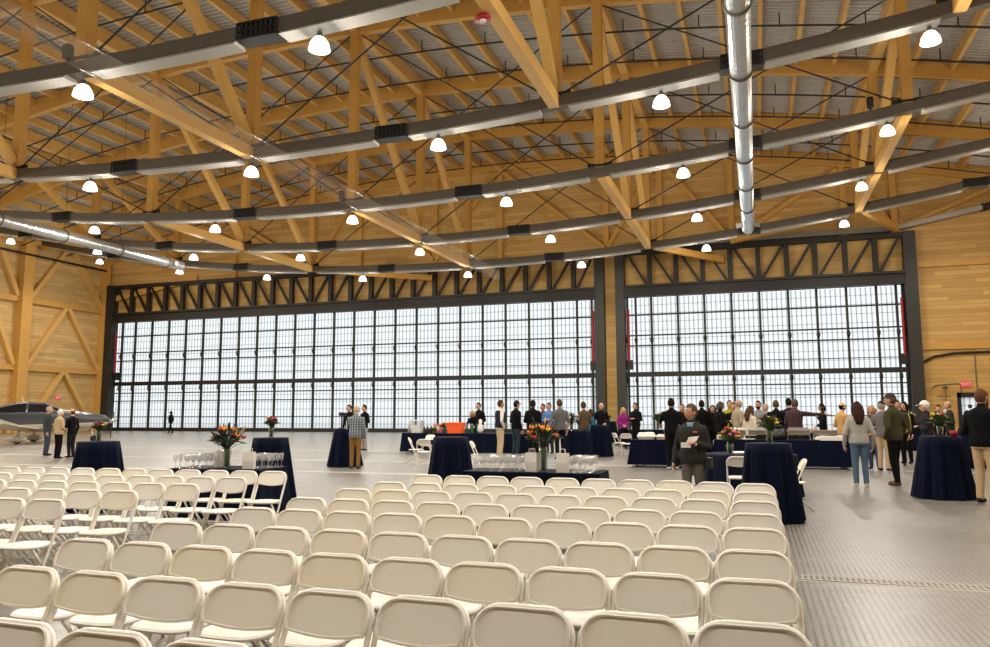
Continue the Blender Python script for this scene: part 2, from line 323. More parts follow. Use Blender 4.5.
# roof deck bays with purlins
PX = [XC+12.31/7*i for i in range(-22, 23)]
edges = [YB]+TY+[WALL+.35]
for b in range(len(edges)-1):
    ya, yb = edges[b], edges[b+1]; dm = MB()
    ribs = max(2, int((yb-ya)/.30)); prof = []
    for i in range(ribs):
        t = ya+(yb-ya)*i/ribs; w = (yb-ya)/ribs
        prof += [(t, 0), (t+w*.38, 0), (t+w*.5, .07), (t+w*.88, .07)]
    prof.append((yb, 0))
    xs2 = lin(XL-.3, XR+.3, 44); V = []; F = []
    for x in xs2:
        zt = arch(x)+.92
        V += [(x, y, zt+z) for y, z in prof]
    n = len(prof)
    F = [(i*n+j, i*n+j+1, (i+1)*n+j+1, (i+1)*n+j) for i in range(len(xs2)-1) for j in range(n-1)]
    dk = MB().add(V, F).build('ceiling', M['deck']); tag(dk, kind='structure')
    if b >= 2:
        for x in PX:
            if not XL+.3 < x < XR-.3: continue
            isn = abs(((x-XC)/12.31)-round((x-XC)/12.31)) < .01
            w, h = (.42, .8) if isn else (.19, .50)
            zt = arch(x)+.90
            MB().box((x-w/2, ya+.17, zt-h), (x+w/2, yb-.17, zt)).build('purlin', M['purlin'], dk)

# trusses
WHICH = ['rearmost','nearest','second nearest','third nearest','fourth nearest','farthest']
ROWN = {-3:'far left',-2:'second left',-1:'third left',0:'middle',1:'third right',2:'second right',3:'far right'}
for k, y in enumerate(TY):
    t = thing('roof_truss', 'lens-shaped glulam roof truss with grey bottom chord, %s to the camera' % WHICH[k], 'roof truss', (0,0,0))
    xs3 = lin(XL+.4, XR-.4, 48)
    MB().loft([[(x,y-.17,arch(x)),(x,y+.17,arch(x)),(x,y+.17,arch(x)+.9),(x,y-.17,arch(x)+.9)] for x in xs3]).build('arch', M['glulam'], t)
    pts = [x for x in lin(XL+.4, XR-.4, 60)]
    MB().loft([[(x,y-.19,chord(x)+.10),(x,y+.19,chord(x)+.10),(x,y+.19,chord(x)+.50),(x,y-.19,chord(x)+.50)] for x in pts]).build('bottom_chord', M['steel_brown'], t)
    for j in range(-3, 4):
        x = NODE[j]
        if chord(x)+.6 > arch(x): continue
        MB().box((x-.2, y-.2, chord(x)+.45), (x+.2, y+.2, arch(x)+.1)).build('post', M['glulam'], t)
        g = MB()
        g.box((x-.55, y-.04, chord(x)+.5), (x+.55, y+.04, chord(x)+.68)); g.box((x-.28, y-.24, chord(x)+.48), (x+.28, y+.24, chord(x)+.58))
        g.build('gusset', M['steel_dark'], t)
        if -3 <= j < 3:
            x2 = NODE[j+1]
            MB().tube([(x+.3, y-.05, chord(x)+.6), (x2-.3, y-.05, arch(x2)-.05)], .034, 6).build('tie_rod', M['black'], t)
            MB().tube([(x+.3, y+.05, arch(x)-.05), (x2-.3, y+.05, chord(x2)+.6)], .034, 6).build('tie_rod', M['black'], t)
for n_, y in ((1, .8),):
    t = thing('roof_truss', 'lens-shaped glulam roof truss overhead, %s' % ('rear one of two behind the viewer','just above the viewer')[n_], 'roof truss', (0,0,0))
    MB().loft([[(x,y-.17,arch(x)),(x,y+.17,arch(x)),(x,y+.17,arch(x)+.9),(x,y-.17,arch(x)+.9)] for x in lin(XL+.4, XR-.4, 24)]).build('arch', M['glulam'], t)
    MB().loft([[(x,y-.19,chord(x)+.10),(x,y+.19,chord(x)+.10),(x,y+.19,chord(x)+.50),(x,y-.19,chord(x)+.50)] for x in lin(XL+.4, XR-.4, 24)]).build('bottom_chord', M['steel_brown'], t)
    for j in range(-2, 3): MB().box((NODE[j]-.2, y-.2, chord(NODE[j])+.45), (NODE[j]+.2, y+.2, arch(NODE[j])+.1)).build('post', M['glulam'], t)
# timber ties and diagonals between trusses
def ends(k): return '%s and %s' % (WHICH[k], WHICH[k+1])
for k in (1, 3, 4):
    for j in range(-2, 3):
        if k == 1 and j not in (-1, 0, 1, 2): continue
        x = NODE[j]; a, b = TY[k], (TY[k+1] if k < 5 else WALL)
        if k in (1, 3) or k == 4:
            zt = chord(x)+.28
            if TY[k+1] <= TY[5]+.1:
                o = MB().beam((x, a+.18, zt), (x, b-.18, zt), .36, .45).build('timber_tie', M['purlin'])
                tag(o, 'level glulam tie between %s trusses, %s post row' % (ends(k), ROWN[j]), 'timber tie', 'level timber ties')
                if arch(x)-chord(x) > 3:
                    o = MB().beam((x, a+.26, arch(x)-.15), (x, b-.26, chord(x)+.75), .34, .36).build('timber_brace', M['purlin'])
                    tag(o, 'slanting glulam brace between %s trusses, %s post row' % (ends(k), ROWN[j]), 'timber brace', 'slanting timber braces')
# level braces from the last truss to the end wall
for x, xw in ((NODE[2], -1.2), (NODE[2], 9.2), (NODE[-2], -38.5), (NODE[-1], -24.0), (NODE[1], -1.9)):
    o = MB().beam((x+(.4 if xw > x else -.4), TY[5]+.3, chord(x)+.28), (xw, WALL-.9, chord(x)+.3+.0), .30, .42).build('timber_brace', M['glulam'])
    tag(o, 'level glulam brace from the farthest truss to end wall by %s' % {-1.2:'small door middle', 9.2:'right post', -38.5:'large door left', -24.0:'large door middle', -1.9:'small door left'}[xw], 'timber brace', 'level wall braces')
# sprinkler pipes
for k in range(2, 6):
    for q, f in enumerate((.30, .72)):
        ya, yb = TY[k], (TY[k+1] if k < 5 else WALL)
        y = ya+(yb-ya)*f; m = MB()
        m.tube([(x, y, arch(x)-.12) for x in lin(XL+.6, XR-.6, 40)], .045, 6)
        for x in PX[1::2]:
            if XL+1 < x < XR-1: m.tube([(x+.8, y, arch(x+.8)-.12), (x+.8, y, arch(x+.8)+.5)], .03, 5)
        o = m.build('sprinkler_pipe', M['black'])
        tag(o, 'thin black sprinkler pipe under the roof, %s of two behind the %s truss' % (('nearer','farther')[q], WHICH[k]), 'pipe', 'sprinkler pipes')
# radiant heaters slung under the chords
def heater(k, j):
    x0, x1 = NODE[j], NODE[j+1]; y = TY[k]; xm = (x0+x1)/2
    t = thing('radiant_heater', 'pale radiant heater under the %s truss, from %s to %s post' % (WHICH[k], ROWN[j], ROWN[j+1]), 'heater', (0,0,0), 0, 'radiant heaters')
    for a, b in ((x0+.5, xm-.7), (xm+.7, x1-.5)):
        MB().loft([[(x,y-.27,chord(x)-.02),(x,y+.27,chord(x)-.02),(x,y+.18,chord(x)+.09),(x,y-.18,chord(x)+.09)] for x in lin(a, b, 6)]).build('reflector', M['reflector'], t)
    m = MB(); c0 = chord(xm)+.04
    for zz in (c0, c0+.22, c0+.44): m.box((xm-.62, y-.27, zz), (xm+.62, y+.27, zz+.05))
    for i in range(9):
        xx = xm-.62+i*1.24/8
        m.box((xx-.025, y-.27, c0), (xx+.025, y-.235, c0+.48)); m.box((xx-.025, y+.235, c0), (xx+.025, y+.27, c0+.48))
    m.box((xm-.56, y-.215, c0+.03), (xm+.56, y+.215, c0+.44))
    m.build('burner_box', M['black'], t)
for k in range(1, 6):
    for j in range(-3, 3):
        if k == 1 and j not in (-1, 0, 1): continue
        if k == 2 and j not in (-2, -1, 0, 1): continue
        heater(k, j)
# pendant lamps
def make_lamp(label):
    t = thing('pendant_lamp', label, 'lamp', (0,0,0), 0, 'bell pendant lamps')
    MB().lathe([(.10,.0),(.16,-.04),(.25,-.18),(.29,-.36),(.27,-.36),(.22,-.2),(.1,-.06)], 20).build('shade', M['lamp'], t, True)
    MB().lathe([(.03,.16),(.07,.14),(.09,.0),(.11,-.02)], 10).build('lamp_holder', M['steel_brown'], t)
    return t
lamp0 = None
LX = [-51.0+8.03*i for i in range(9)]
NB = ['first','second','third','fourth','fifth','sixth','seventh','eighth','ninth']
for k in (0, 1, 2, 3, 4, 5, 6):
    LY = (TY+[.8])[k]
    for i, x in enumerate(LX):
        x = -18.49+(7.95 if i > 4 else 8.1)*(i-4)
        lab = 'lit white bell lamp under the %s truss, %s lamp from the left wall' % ((WHICH+['overhead'])[k], NB[i])
        z = chord(x)-.22
        if lamp0 is None: lamp0 = make_lamp(lab); o = lamp0
        else: o = dup(lamp0, (0,0,0), 0, lab, 'bell pendant lamps')
        o.location = (x, LY, z)
        ld = bpy.data.lights.get('bell_light') or bpy.data.lights.new('bell_light', 'SPOT')
        l = bpy.data.objects.new('bell_light', ld); COL.objects.link(l); l.location = (x, LY, z-.62)
        ld = bpy.data.lights.get('bell_glow') or bpy.data.lights.new('bell_glow', 'POINT')
        l = bpy.data.objects.new('bell_glow', ld); COL.objects.link(l); l.location = (x, LY, z-.60)
bpy.data.lights['bell_glow'].energy = 310; bpy.data.lights['bell_glow'].color = (1,.92,.79); bpy.data.lights['bell_glow'].shadow_soft_size = .22
bpy.data.lights['bell_light'].spot_size = R(165); bpy.data.lights['bell_light'].spot_blend = .55; bpy.data.lights['bell_light'].energy = 960; bpy.data.lights['bell_light'].color = (1,.93,.82); bpy.data.lights['bell_light'].shadow_soft_size = .22
# ducts
def duct(x, z, y0, y1, label, mat, r=.31, ring=True, nozz=True):
    t = thing('spiral_duct', label, 'duct', (x, 0, z))
    m = MB(); n = int((y1-y0)/.16); pts = []; rs = []
    for i in range(n+1):
        yy = y0+(y1-y0)*i/n; pts.append((0, yy, 0)); rs.append(r+(.006 if i % 2 else 0))
    m.tube(pts, rs, 20); m.build('pipe', mat, t, False)
    if ring:
        yy = y0+3.0
        while yy < y1-1:
            MB().tube([(( r+.03)*cos(a), yy, (r+.03)*sin(a)) for a in lin(0, 2*PI, 24)[:-1]], .028, 6, closed=True).build('hanger_ring', M['steel_brown'], t)
            MB().tube([(0, yy, r+.03), (0, yy, arch(x)+.9-z)], .012, 5).build('hanger_rod', M['steel_dark'], t)
            yy += 4.05
    if not ring:
        for yy in TY[2:]: MB().tube([(0, yy, r-.02), (0, yy, chord(x)+.15-z)], .02, 5).build('hanger_rod', M['steel_dark'], t)
    if nozz:
        for s in (-1, 1):
            MB().tube([(s*(r-.05), y1-1.2, -.05), (s*(r+.30), y1-1.2, -.08)], [.13,.16], 12).build('nozzle', M['reflector'], t)
    return t
duct(-.06, 11.55, 8, 44.2, 'grey spiral metal duct running to the end wall on the right', M['galv'])
duct(-36.9, 11.55, 10, 42.8, 'grey spiral metal duct running to the end wall on the left', M['galv'])
duct(-16.7, 11.0, 10, 50.0, 'faint see-through ghost of a duct running down the middle of the roof', M['film'], .36, False, False)  # added see-through tube standing for a ghosted duct, no real film
# speakers and bell on the chords
for (x, k, lab) in ((NODE[0]-.1, 1, 'small black loudspeaker on the nearest truss chord'), (NODE[0]-.1, 3, 'small black loudspeaker on the third nearest chord by the middle post'), (NODE[2]-.9, 3, 'small black loudspeaker on the third nearest chord at right')):
    t = thing('loudspeaker', lab, 'speaker', (x-.45, TY[k]-.12, chord(x-.45)+.62))
    MB().loft([[(-.11,-.10,0),(.11,-.10,0),(.11,.10,0),(-.11,.10,0)],[(-.12,-.12,.34),(.12,-.12,.34),(.12,.10,.34),(-.12,.10,.34)],[(-.10,-.08,.44),(.10,-.08,.44),(.10,.10,.44),(-.10,.10,.44)]]).build('cabinet', M['black'], t)
    MB().box((-.04,-.02,-.16),(.04,.06,0)).build('bracket', M['steel_dark'], t)
t = thing('alarm_bell', 'red alarm bell under the timber tie at the top', 'alarm', (NODE[1]-.22, 18.2, chord(NODE[1])+.09))
MB().lathe([(.22,.0),(.22,.05),(.16,.14),(.03,.17)][::-1], 16, (0,0,-.2)).build('gong', M['red'], t, True); MB().lathe([(.09,-.24),(.09,-.15)], 10).build('housing', M['white'], t)

# gable framing on the back wall
def ga(x): return arch(x)
MB().loft([[(x,WALL-.3,ga(x)),(x,WALL,ga(x)),(x,WALL,ga(x)+.9),(x,WALL-.3,ga(x)+.9)] for x in lin(XL+.4,XR-.4,40)]).build('arch_beam', M['glulam'], wback)
GP = [NODE[-2], -35.2, NODE[-1], -24.0, NODE[0], -10.15, NODE[1], -1.2, NODE[2], 9.2, 15.5]
for x in GP: MB().box((x-.2, WALL-.28, 13.2), (x+.2, WALL, ga(x)+.05)).build('post', M['glulam'], wback)
for a, b in ((NODE[0],-10.15),(NODE[1],-10.15),(NODE[1],-1.2),(NODE[2],-1.2),(NODE[2],9.2),(15.5,9.2),(NODE[0],-24.0),(NODE[-1],-24.0),(NODE[-1],-35.2),(NODE[-2],-35.2)):
    MB().beam((a+(.25 if b > a else -.25), WALL-.16, ga(a)-.2), (b, WALL-.16, 13.6), .3, .4, up=(0,1,0)).build('diagonal', M['glulam'], wback)
MB().box((-9.2, WALL-.75, 13.4), (9.0, WALL-.3, 13.72)).build('steel_beam', M['steel_grey'], wback)
for z in (10.95, 5.52): MB().box((10.2, WALL-.12, z), (XR, WALL, z+.42)).build('girt', M['glulam'], wback)
MB().beam((XL, WALL-.2, 11.9), (-47, WALL-.2, 13.6), .3, .5).build('girt', M['glulam'], wback)
t = thing('radiant_heater', 'pale radiant heater with black grille end on the right of the end wall', 'heater', (0,0,0), 0, 'radiant heaters')
MB().loft([[(x,WALL-.9,z),(x,WALL-.4,z),(x,WALL-.45,z+.3),(x,WALL-.85,z+.3)] for x, z in ((9.3,13.45),(14.2,14.35))]).build('reflector', M['reflector'], t)
m = MB()
for i in range(8): m.box((14.2+i*.2, WALL-.95, 14.3+i*.037), (14.28+i*.2, WALL-.4, 14.75+i*.037))
m.loft([[(14.2,WALL-.85,14.38),(14.2,WALL-.5,14.38),(14.2,WALL-.5,14.66),(14.2,WALL-.85,14.66)],[(15.7,WALL-.85,14.65),(15.7,WALL-.5,14.65),(15.7,WALL-.5,14.93),(15.7,WALL-.85,14.93)]]); m.build('burner_box', M['black'], t)
# cables and conduits on the right wall
for nm, lab, pts, r, mt in (
 ('cable_bundle','sagging black cable bundle across the right end of the end wall',[(10.4,WALL-.1,4.7),(11.0,WALL-.1,5.05),(12.2,WALL-.12,5.25),(15,WALL-.12,5.3),(17,WALL-.12,5.2),(20,WALL-.1,5.3)],.085,'black'),
 ('conduit','thin grey conduit bent down over the exit door',[(10.85,WALL-.05,3.0),(11.0,WALL-.05,3.2),(12.3,WALL-.05,3.3),(12.45,WALL-.05,3.2),(12.45,WALL-.05,2.75)],.03,'steel_brown'),
 ('conduit','thin upright conduit beside the right exit sign',[(13.35,WALL-.05,5.1),(13.35,WALL-.05,2.8)],.03,'steel_brown')):
    tag(MB().tube(pts, r, 6).build(nm, M[mt]), lab, 'cable')
t = thing('wash_station', 'grey pipe stand with white head on the right end wall', 'fixture', (11.5, WALL-.35, 0))
MB().tube([(0,0,0),(0,0,3.1)], .03, 8).build('pipe', M['steel_brown'], t); MB().lathe([(.14,-.1),(.16,0),(.05,.1)], 12, (0,0,3.05)).build('shower_head', M['steel_brown'], t)
MB().lathe([(.1,0),(.22,.12),(.24,.3),(.12,.34)], 14, (0,-.05,1.35)).build('bowl', M['white'], t); MB().box((-.5,-.02,2.45),(.3,.02,2.5)).build('pull_arm', M['steel_brown'], t)

def text_obj(txt, size, loc, rot, mat, parent=None, name='lettering', ext=.01):
    cu = bpy.data.curves.new(name, 'FONT'); cu.body = txt; cu.size = size; cu.align_x = 'CENTER'; cu.align_y = 'CENTER'; cu.extrude = ext
    o = bpy.data.objects.new(name, cu); COL.objects.link(o); o.data.materials.append(mat); o.location = loc; o.rotation_euler = rot
    dg = bpy.context.evaluated_depsgraph_get(); me = bpy.data.meshes.new_from_object(o.evaluated_get(dg)); mo = bpy.data.objects.new(name, me); COL.objects.link(mo)
    mo.location = loc; mo.rotation_euler = rot; bpy.data.objects.remove(o)
    if parent: mo.parent = parent
    return mo
t = thing('exit_sign', 'lit red EXIT sign above the right exit door', 'sign', (12.75, WALL-.08, 3.25))
MB().box((-.30,-.03,-.19),(.30,.06,.19)).build('sign_box', M['exit'], t); text_obj('EXIT', .26, (0,-.045,0), (PI/2,0,0), M['white'], t)
t = thing('exit_sign', 'lit red EXIT sign on the left side wall above the aircraft', 'sign', (XL+.08, 52.1, 2.95), PI/2)
MB().box((-.26,-.03,-.17),(.26,.06,.17)).build('sign_box', M['exit'], t); text_obj('EXIT', .26, (0,-.045,0), (PI/2,0,0), M['white'], t)
# exit door on the right
dr = MB(); dr.box((12.2,WALL-.05,0),(12.42,WALL+.3,2.72)); dr.box((13.68,WALL-.05,0),(13.9,WALL+.3,2.72)); dr.box((12.2,WALL-.05,2.4),(13.9,WALL+.3,2.72)); dr.box((12.42,WALL,1.15),(13.68,WALL+.2,1.28)); dr.box((12.42,WALL,0),(13.68,WALL+.2,.2)); dr.box((13.35,WALL,0),(13.68,WALL+.2,2.4))
do3 = tag(dr.build('door_3', M['steel_dark']), kind='structure')
MB().box((12.42,WALL+.06,.2),(13.35,WALL+.10,1.15)).build('pane', M['poly'], do3); MB().box((12.42,WALL+.06,1.28),(13.35,WALL+.10,2.4)).build('pane', M['poly'], do3)
MB().box((12.80,WALL+.03,1.72),(13.02,WALL+.06,1.95)).build('notice', M['black'], do3); MB().box((12.48,WALL-.09,1.18),(13.6,WALL-.03,1.25)).build('push_bar', M['silver'], do3)

# left wall framing
for y, w in ((47.5, .95), (41.3,.95), (33.2,.95), (25.1,.95), (56.0,.5)):
    MB().box((XL, y, 0), (XL+.75, y+w, 16)).build('column', M['glulam'], wleft)
for z in (10.75, 5.1):
    for a, b in ((48.45,56.0),(42.3,47.5),(34.2,41.3)): MB().box((XL, a, z), (XL+.35, b, z+.45)).build('girt', M['glulam'], wleft)
for a, b in ((48.4,56.2),(42.2,47.6),(34.1,41.3)):
    mid = (a+b)/2
    for z0, z1 in ((0,5.1),(5.5,10.75),(11.2,16.2)):
        for e in (a+.2, b-.2): MB().beam((XL+.25, e, z0), (XL+.25, mid+(.12 if e > mid else -.12), z1), .35, .38, up=(1,0,0)).build('brace', M['purlin'], wleft)
o = MB().tube([(XL+1.2, y, 14.6) for y in lin(20, 55.5, 4)], .09, 8).build('sprinkler_pipe', M['black']); tag(o, 'thick black pipe running along the top of the left side wall', 'pipe')

# ------------------------------------------------------------------ hangar doors
def hangar_door(idx, xa, xb, mull, jamb_l, jamb_r, truss, mid):
    d = bpy.data.objects.new('door_%d' % idx, None); COL.objects.link(d); tag(d, kind='structure'); yf = WALL
    GB, GT, MR = .22, 9.85, 4.25
    MB().box((xa, yf+.22, GB), (xb, yf+.25, MR)).build('panel', M['poly'], d); MB().box((xa, yf+.22, MR), (xb, yf+.25, GT)).build('panel', M['poly'], d)
    for x in mull:
        MB().box((x-.075, yf+.02, .1), (x+.075, yf+.2, GT+.1)).build('mullion', M['steel_dark'], d)
        m = MB()
        for z in (6.75, 3.85): m.ball((x, yf-.02, z), .125, 8, 6, rz=.27, ry=.1)
        m.build('guide_roller', M['steel_dark'], d)
    for z, h in ((8.6,.10),(7.1,.10),(6.35,.10),(5.1,.05),(3.4,.09),(2.68,.08),(1.25,.07)):
        MB().box((xa, yf+.06, z-h/2), (xb, yf+.2, z+h/2)).build('rail', M['steel_dark'], d)
    MB().box((xa, yf-.1, MR-.17), (xb, yf+.2, MR+.17)).build('middle_beam', M['steel_dark'], d)
    MB().box((xa, yf-.15, 0), (xb, yf+.2, .3)).build('bottom_beam', M['steel_dark'], d)
    # header beam and lattice truss over it
    m = MB(); m.box((xa, yf-.75, 9.85), (xb, yf, 10.25)); m.box((xa, yf-.6, 10.25), (xb, yf-.2, 10.55)); m.box((xa, yf-.78, 10.55), (xb, yf-.05, 10.72)); m.build('header_beam', M['steel_dark'], d)
    MB().box((xa, yf-.65, 13.0), (xb, yf-.15, 13.3)).build('top_chord', M['steel_dark'], d)
    ps = [xa+.05]+list(truss)+[xb-.05]
    for x in truss: MB().box((x-.16, yf-.55, 10.7), (x+.16, yf-.2, 13.05)).build('truss_post', M['steel_dark'], d)
    for a0, b0 in zip(ps, ps[1:]):
        a, b = a0+.27, b0-.22
        if b-a < .8: continue
        p, q = ((a, 13.0), (b, 10.75)) if (a0+b0)/2 < mid else ((a, 10.75), (b, 13.0))
        MB().beam((p[0], yf-.38, p[1]), (q[0], yf-.38, q[1]), .17, .2, up=(0,1,0)).build('truss_diagonal', M['steel_dark'], d)
    for a, b in (jamb_l, jamb_r):
        MB().box((a, yf-.7, 0), (b, yf+.1, 13.35)).build('jamb', M['steel_jamb'], d)
    for x in (xa+.25, xb-.25):
        MB().tube([(x, yf-.25, 9.0), (x, yf-.25, 5.2)], .10, 8).build('red_strap', M['red'], d)
        MB().box((x-.25, yf-.3, 4.6), (x+.25, yf+.05, 5.3)).build('guide_block', M['steel_dark'], d)
M['steel_jamb'] = pbr('grey green steel column', (.019,.019,.0145), .5, .1, .15, 3)
mulL = [-55.4]+[-53.9+(53.9-12.53)/22*i for i in range(23)]+[-11.4]
hangar_door(1, -56.0, -11.0, mulL, (-57.4,-55.95), (-11.05,-10.35), [x-.12 for x in mulL[1:-1]], mulL[11])
mulR = [-8.75,-8.14,-7.01,-5.12,-3.26,-1.4,.48,2.36,4.18,6.05,7.89,9.08,9.47]
hangar_door(2, -8.9, 9.6, mulR, (-9.5,-8.85), (9.55,10.3), mulR[2:-2], .5)

# ------------------------------------------------------------------ folding chairs
def rrect(w, h, r, sag, n=6):
    """back panel outline, round corners, belly at the lower edge"""
    pts = []
    for cx_, cz_, a0 in ((w/2-r, h-r, 0), (-w/2+r, h-r, PI/2)):
        for i in range(n+1):
            a = a0+PI/2*i/n; pts.append((cx_+r*cos(a), cz_+r*sin(a)))
    q = .03
    pts.append((-w/2, q))
    for i in range(9):
        t = -1+2*i/8; pts.append((t*(w/2-.012), -sag*(1-t*t)))
    pts.append((w/2, q))
    return pts
def make_chair(label, group):
    t = thing('folding_chair', label, 'chair', (0,0,0), 0, group)
    W = .190
    F0 = Vector((0,.185,0)); T = Vector((0,-.165,.768)); up = (T-F0).normalized()
    def on(s): return F0+(T-F0)*s
    tube = []
    for s in (0,.25,.5,.72): p = on(s); tube.append((-W,p.y,p.z))
    rc = .10; L = (T-F0).length
    for i in range(7):
        a = PI-PI/2*i/6; c = on(1-rc/L); q = c+up*(rc*sin(a)); tube.append((-W+rc+rc*cos(a), q.y, q.z))
    for i in range(7):
        a = PI/2-PI/2*i/6; c = on(1-rc/L); q = c+up*(rc*sin(a)); tube.append((W-rc+rc*cos(a), q.y, q.z))
    for s in (.72,.5,.25,0): p = on(s); tube.append((W,p.y,p.z))
    MB().tube(tube, .0125, 8).build('front_frame', M['chair_metal'], t, True)
    # back panel (slightly hollow), set inside the frame
    nrm = Vector((0, up.z, -up.y)); out = rrect(2*W-.008, .162, .080, .016)
    base = on(1-.165/L)
    def pp(x, z, d): return base+Vector((x,0,0))+up*z+nrm*(d+.018*(1-(x/W)**2)*-1+.020)
    r1 = [pp(x,z,-.012) for x,z in out]; r2 = [pp(x,z,.012) for x,z in out]
    r0 = [pp(x*.95,.08+(z-.08)*.92,-.006) for x,z in out]
    rf = [pp(x*.965,.08+(z-.08)*.93,.016) for x,z in out]; r3 = [pp(x*.94,.08+(z-.08)*.87,.004) for x,z in out]
    MB().loft([r0,r1,r2,rf,r3]).build('backrest', M['chair'], t, 'angle')
    # seat pan: rounded front, narrower rear, rolled edge
    so = []
    for i in range(28):
        a = 2*PI*i/28; ca, sa = cos(a), sin(a)
        e = .62; x = math.copysign(abs(ca)**e, ca)*.178; y = math.copysign(abs(sa)**e, sa)*.195
        x *= 1.0+.06*(y/.195); so.append((x, y+.045))
    def ring(s, z): return [(x*s, .045+(y-.045)*s, z+.045*0+ .02*(y)) for x, y in so]
    MB().loft([ring(.9,.405),ring(1,.41),ring(1.02,.422),ring(.97,.432),ring(.6,.428)]).build('seat', M['chair'], t, 'angle')
    for s in (-1, 1):
        p = on(.56)
        MB().tube([(s*(W-.03), .15, .405), (s*(W-.03), .07, .30), (s*(W-.03), -.235, 0)], .0115, 8).build('rear_leg', M['chair_metal'], t, True)
    p = on(.22); p2 = on(.52)
    for a, b, rr in (((-W,p.y,p.z),(W,p.y,p.z),.009), ((-W,p2.y,p2.z),(W,p2.y,p2.z),.008), ((-W+.03,-.13,.103),(W-.03,-.13,.103),.009)):
        MB().tube([a, b], rr, 6).build('crossbar', M['chair_metal'], t, True)
    for s in (-1, 1):
        q = on(.785)
        MB().beam(q-up*.012+Vector((s*W,-.011,-.004)), q+up*.012+Vector((s*W,-.011,-.004)), .010, .007).build('bracket', M['bolt'], t)
    return t
chair0 = None
def put_chair(x, y, rz, label, group, ):
    global chair0
    rz += R(random.uniform(-1.6, 1.6))
    if chair0 is None:
        chair0 = make_chair(label, group); chair0.location = (x,y,0); chair0.rotation_euler = (0,0,rz); return chair0
    return dup(chair0, (x,y,0), rz, label, group)
GR = 'white folding chairs in the right block'; GL = 'white folding chairs in the left block'
rows = [(2.20, .01), (2.97,-.006), (3.72,-.018), (4.49,-.012), (5.34,-.004), (6.10,.006), (6.95,.012), (7.72,.018), (8.62,.02)]
RW = ['nearest','second nearest','third nearest','fourth nearest','fifth nearest','sixth nearest','seventh nearest','eighth nearest','front']
for r, (y, sl) in enumerate(rows):
    for c in range(10):
        if r == 0 and c < 3: continue
        x = -.045-.4085*c
        if r == 8: yy = y+.0+ (0.12 if c > 1 else .06*c)
        else: yy = y
        lab = 'white folding chair in %s row of right block, %s from the aisle' % (RW[r], ORD[c])
        put_chair(x, yy*.985-.165, PI+R(.4), lab, GR)
LB = [(5.32,-5.89,4),(6.12,-5.85,6),(6.90,-5.78,8),(7.76,-5.82,10),(8.72,-5.92,11)]
LW = ['nearest','second nearest','middle','second farthest','farthest']
for r, (y, x0, n) in enumerate(LB):
    for c in range(n):
        x = x0+.10-.408*c; yy = (y-.030*c)*.985-.165
        put_chair(x, yy, PI+R(4.2), 'white folding chair in %s row of left block, %s from its right end' % (LW[r], ORD[c]), GL)

# ------------------------------------------------------------------ tables
def pleat(rt, rb, z0, z1, npl, amp, ph, rect=None):
    rings = []; n = 120
    for i in range(9):
        t = i/8; ring = []
        for j in range(n):
            a = 2*PI*j/n; w = amp*t**.7*(cos(npl*a+ph)+.5*cos((npl*2+1)*a+ph*2)); r = rt+(rb-rt)*t**1.1+w
            ring.append((r*cos(a), r*sin(a), z1+(z0-z1)*t))
        rings.append(ring)
    return rings
def cocktail(px, py, label, rt=.31, rb=.43, h=1.07, top=False, npl=9):
    x, y = gp(px, py, h if top else 0)
    t = thing('cocktail_table', label, 'table', (x, y, 0), random.uniform(0, 1), 'navy cocktail tables')
    rg = pleat(rt, rb, .012, h-.004, npl, .045, random.uniform(0, 6))
    top = [[(v[0]*s, v[1]*s, h+.002) for v in rg[0]] for s in (.02,.5,.97)]
    MB().loft(rg[::-1]+[[(v[0], v[1], h-.004) for v in rg[0]]]+top[::-1], caps=False).build('tablecloth', M['navy'], t, True)
    MB().lathe([(rt-.02,h-.03),(rt-.02,h-.008)], 32).build('tabletop', M['white'], t)
    MB().lathe([(.25,0),(.25,.03),(.04,.06),(.04,h-.03)], 16).build('pedestal', M['steel_dark'], t)
    return Vector((x, y, h+.003))
def long_table(x, y, L, D, rz, label, drop=.70, h=.75, ):
    t = thing('banquet_table', label, 'table', (x, y, 0), rz, 'navy banquet tables')
    n = 140; rings = []
    per = []
    for j in range(n):
        s = j/n*2*(L+D)
        if s < L: p = (-L/2+s, -D/2)
        elif s < L+D: p = (L/2, -D/2+s-L)
        elif s < 2*L+D: p = (L/2-(s-L-D), D/2)
        else: p = (-L/2, D/2-(s-2*L-D))
        per.append((p, s))
    ph = random.uniform(0, 6)
    for i in range(7):
        tt = i/6; ring = []
        for (p, s) in per:
            w = 1+.0*tt; a = .022*tt*(cos(s*11+ph)+.6*cos(s*23+2*ph)); k = .07*tt
            cx = p[0]*(1+(k+a)/(L/2)); cy = p[1]*(1+(k+a)/(D/2)); ring.append((cx, cy, h-drop*tt))
        rings.append(ring)
    topr = [[(v[0]*s, v[1]*s, h+.003) for v in rings[0]] for s in (.02,.6,.985)]
    MB().loft(rings[::-1]+topr[::-1], caps=False).build('tablecloth', M['navy'], t, False)
    MB().box((-L/2+.02,-D/2+.02,h-.04),(L/2-.02,D/2-.02,h-.006)).build('tabletop', M['white'], t)
    for sx in (-1, 1):
        for sy in (-1, 1): MB().tube([(sx*(L/2-.18), sy*(D/2-.1), h-.04), (sx*(L/2-.15), sy*(D/2-.08), 0)], .016, 8).build('leg', M['steel_dark'], t)
    def at(u, v, z=0): 
        c, s = cos(rz), sin(rz); return (x+u*c-v*s, y+u*s+v*c, h+.004+z)
    return at
C1 = cocktail(98.5, 441.5, 'navy skirted cocktail table beside the grey aircraft', top=True)
C2 = cocktail(271, 437.8, 'navy skirted cocktail table behind the left row of glasses', top=True)
C3 = cocktail(344.5, 466.5, 'navy skirted cocktail table in front of the man in check shirt', rb=.47)
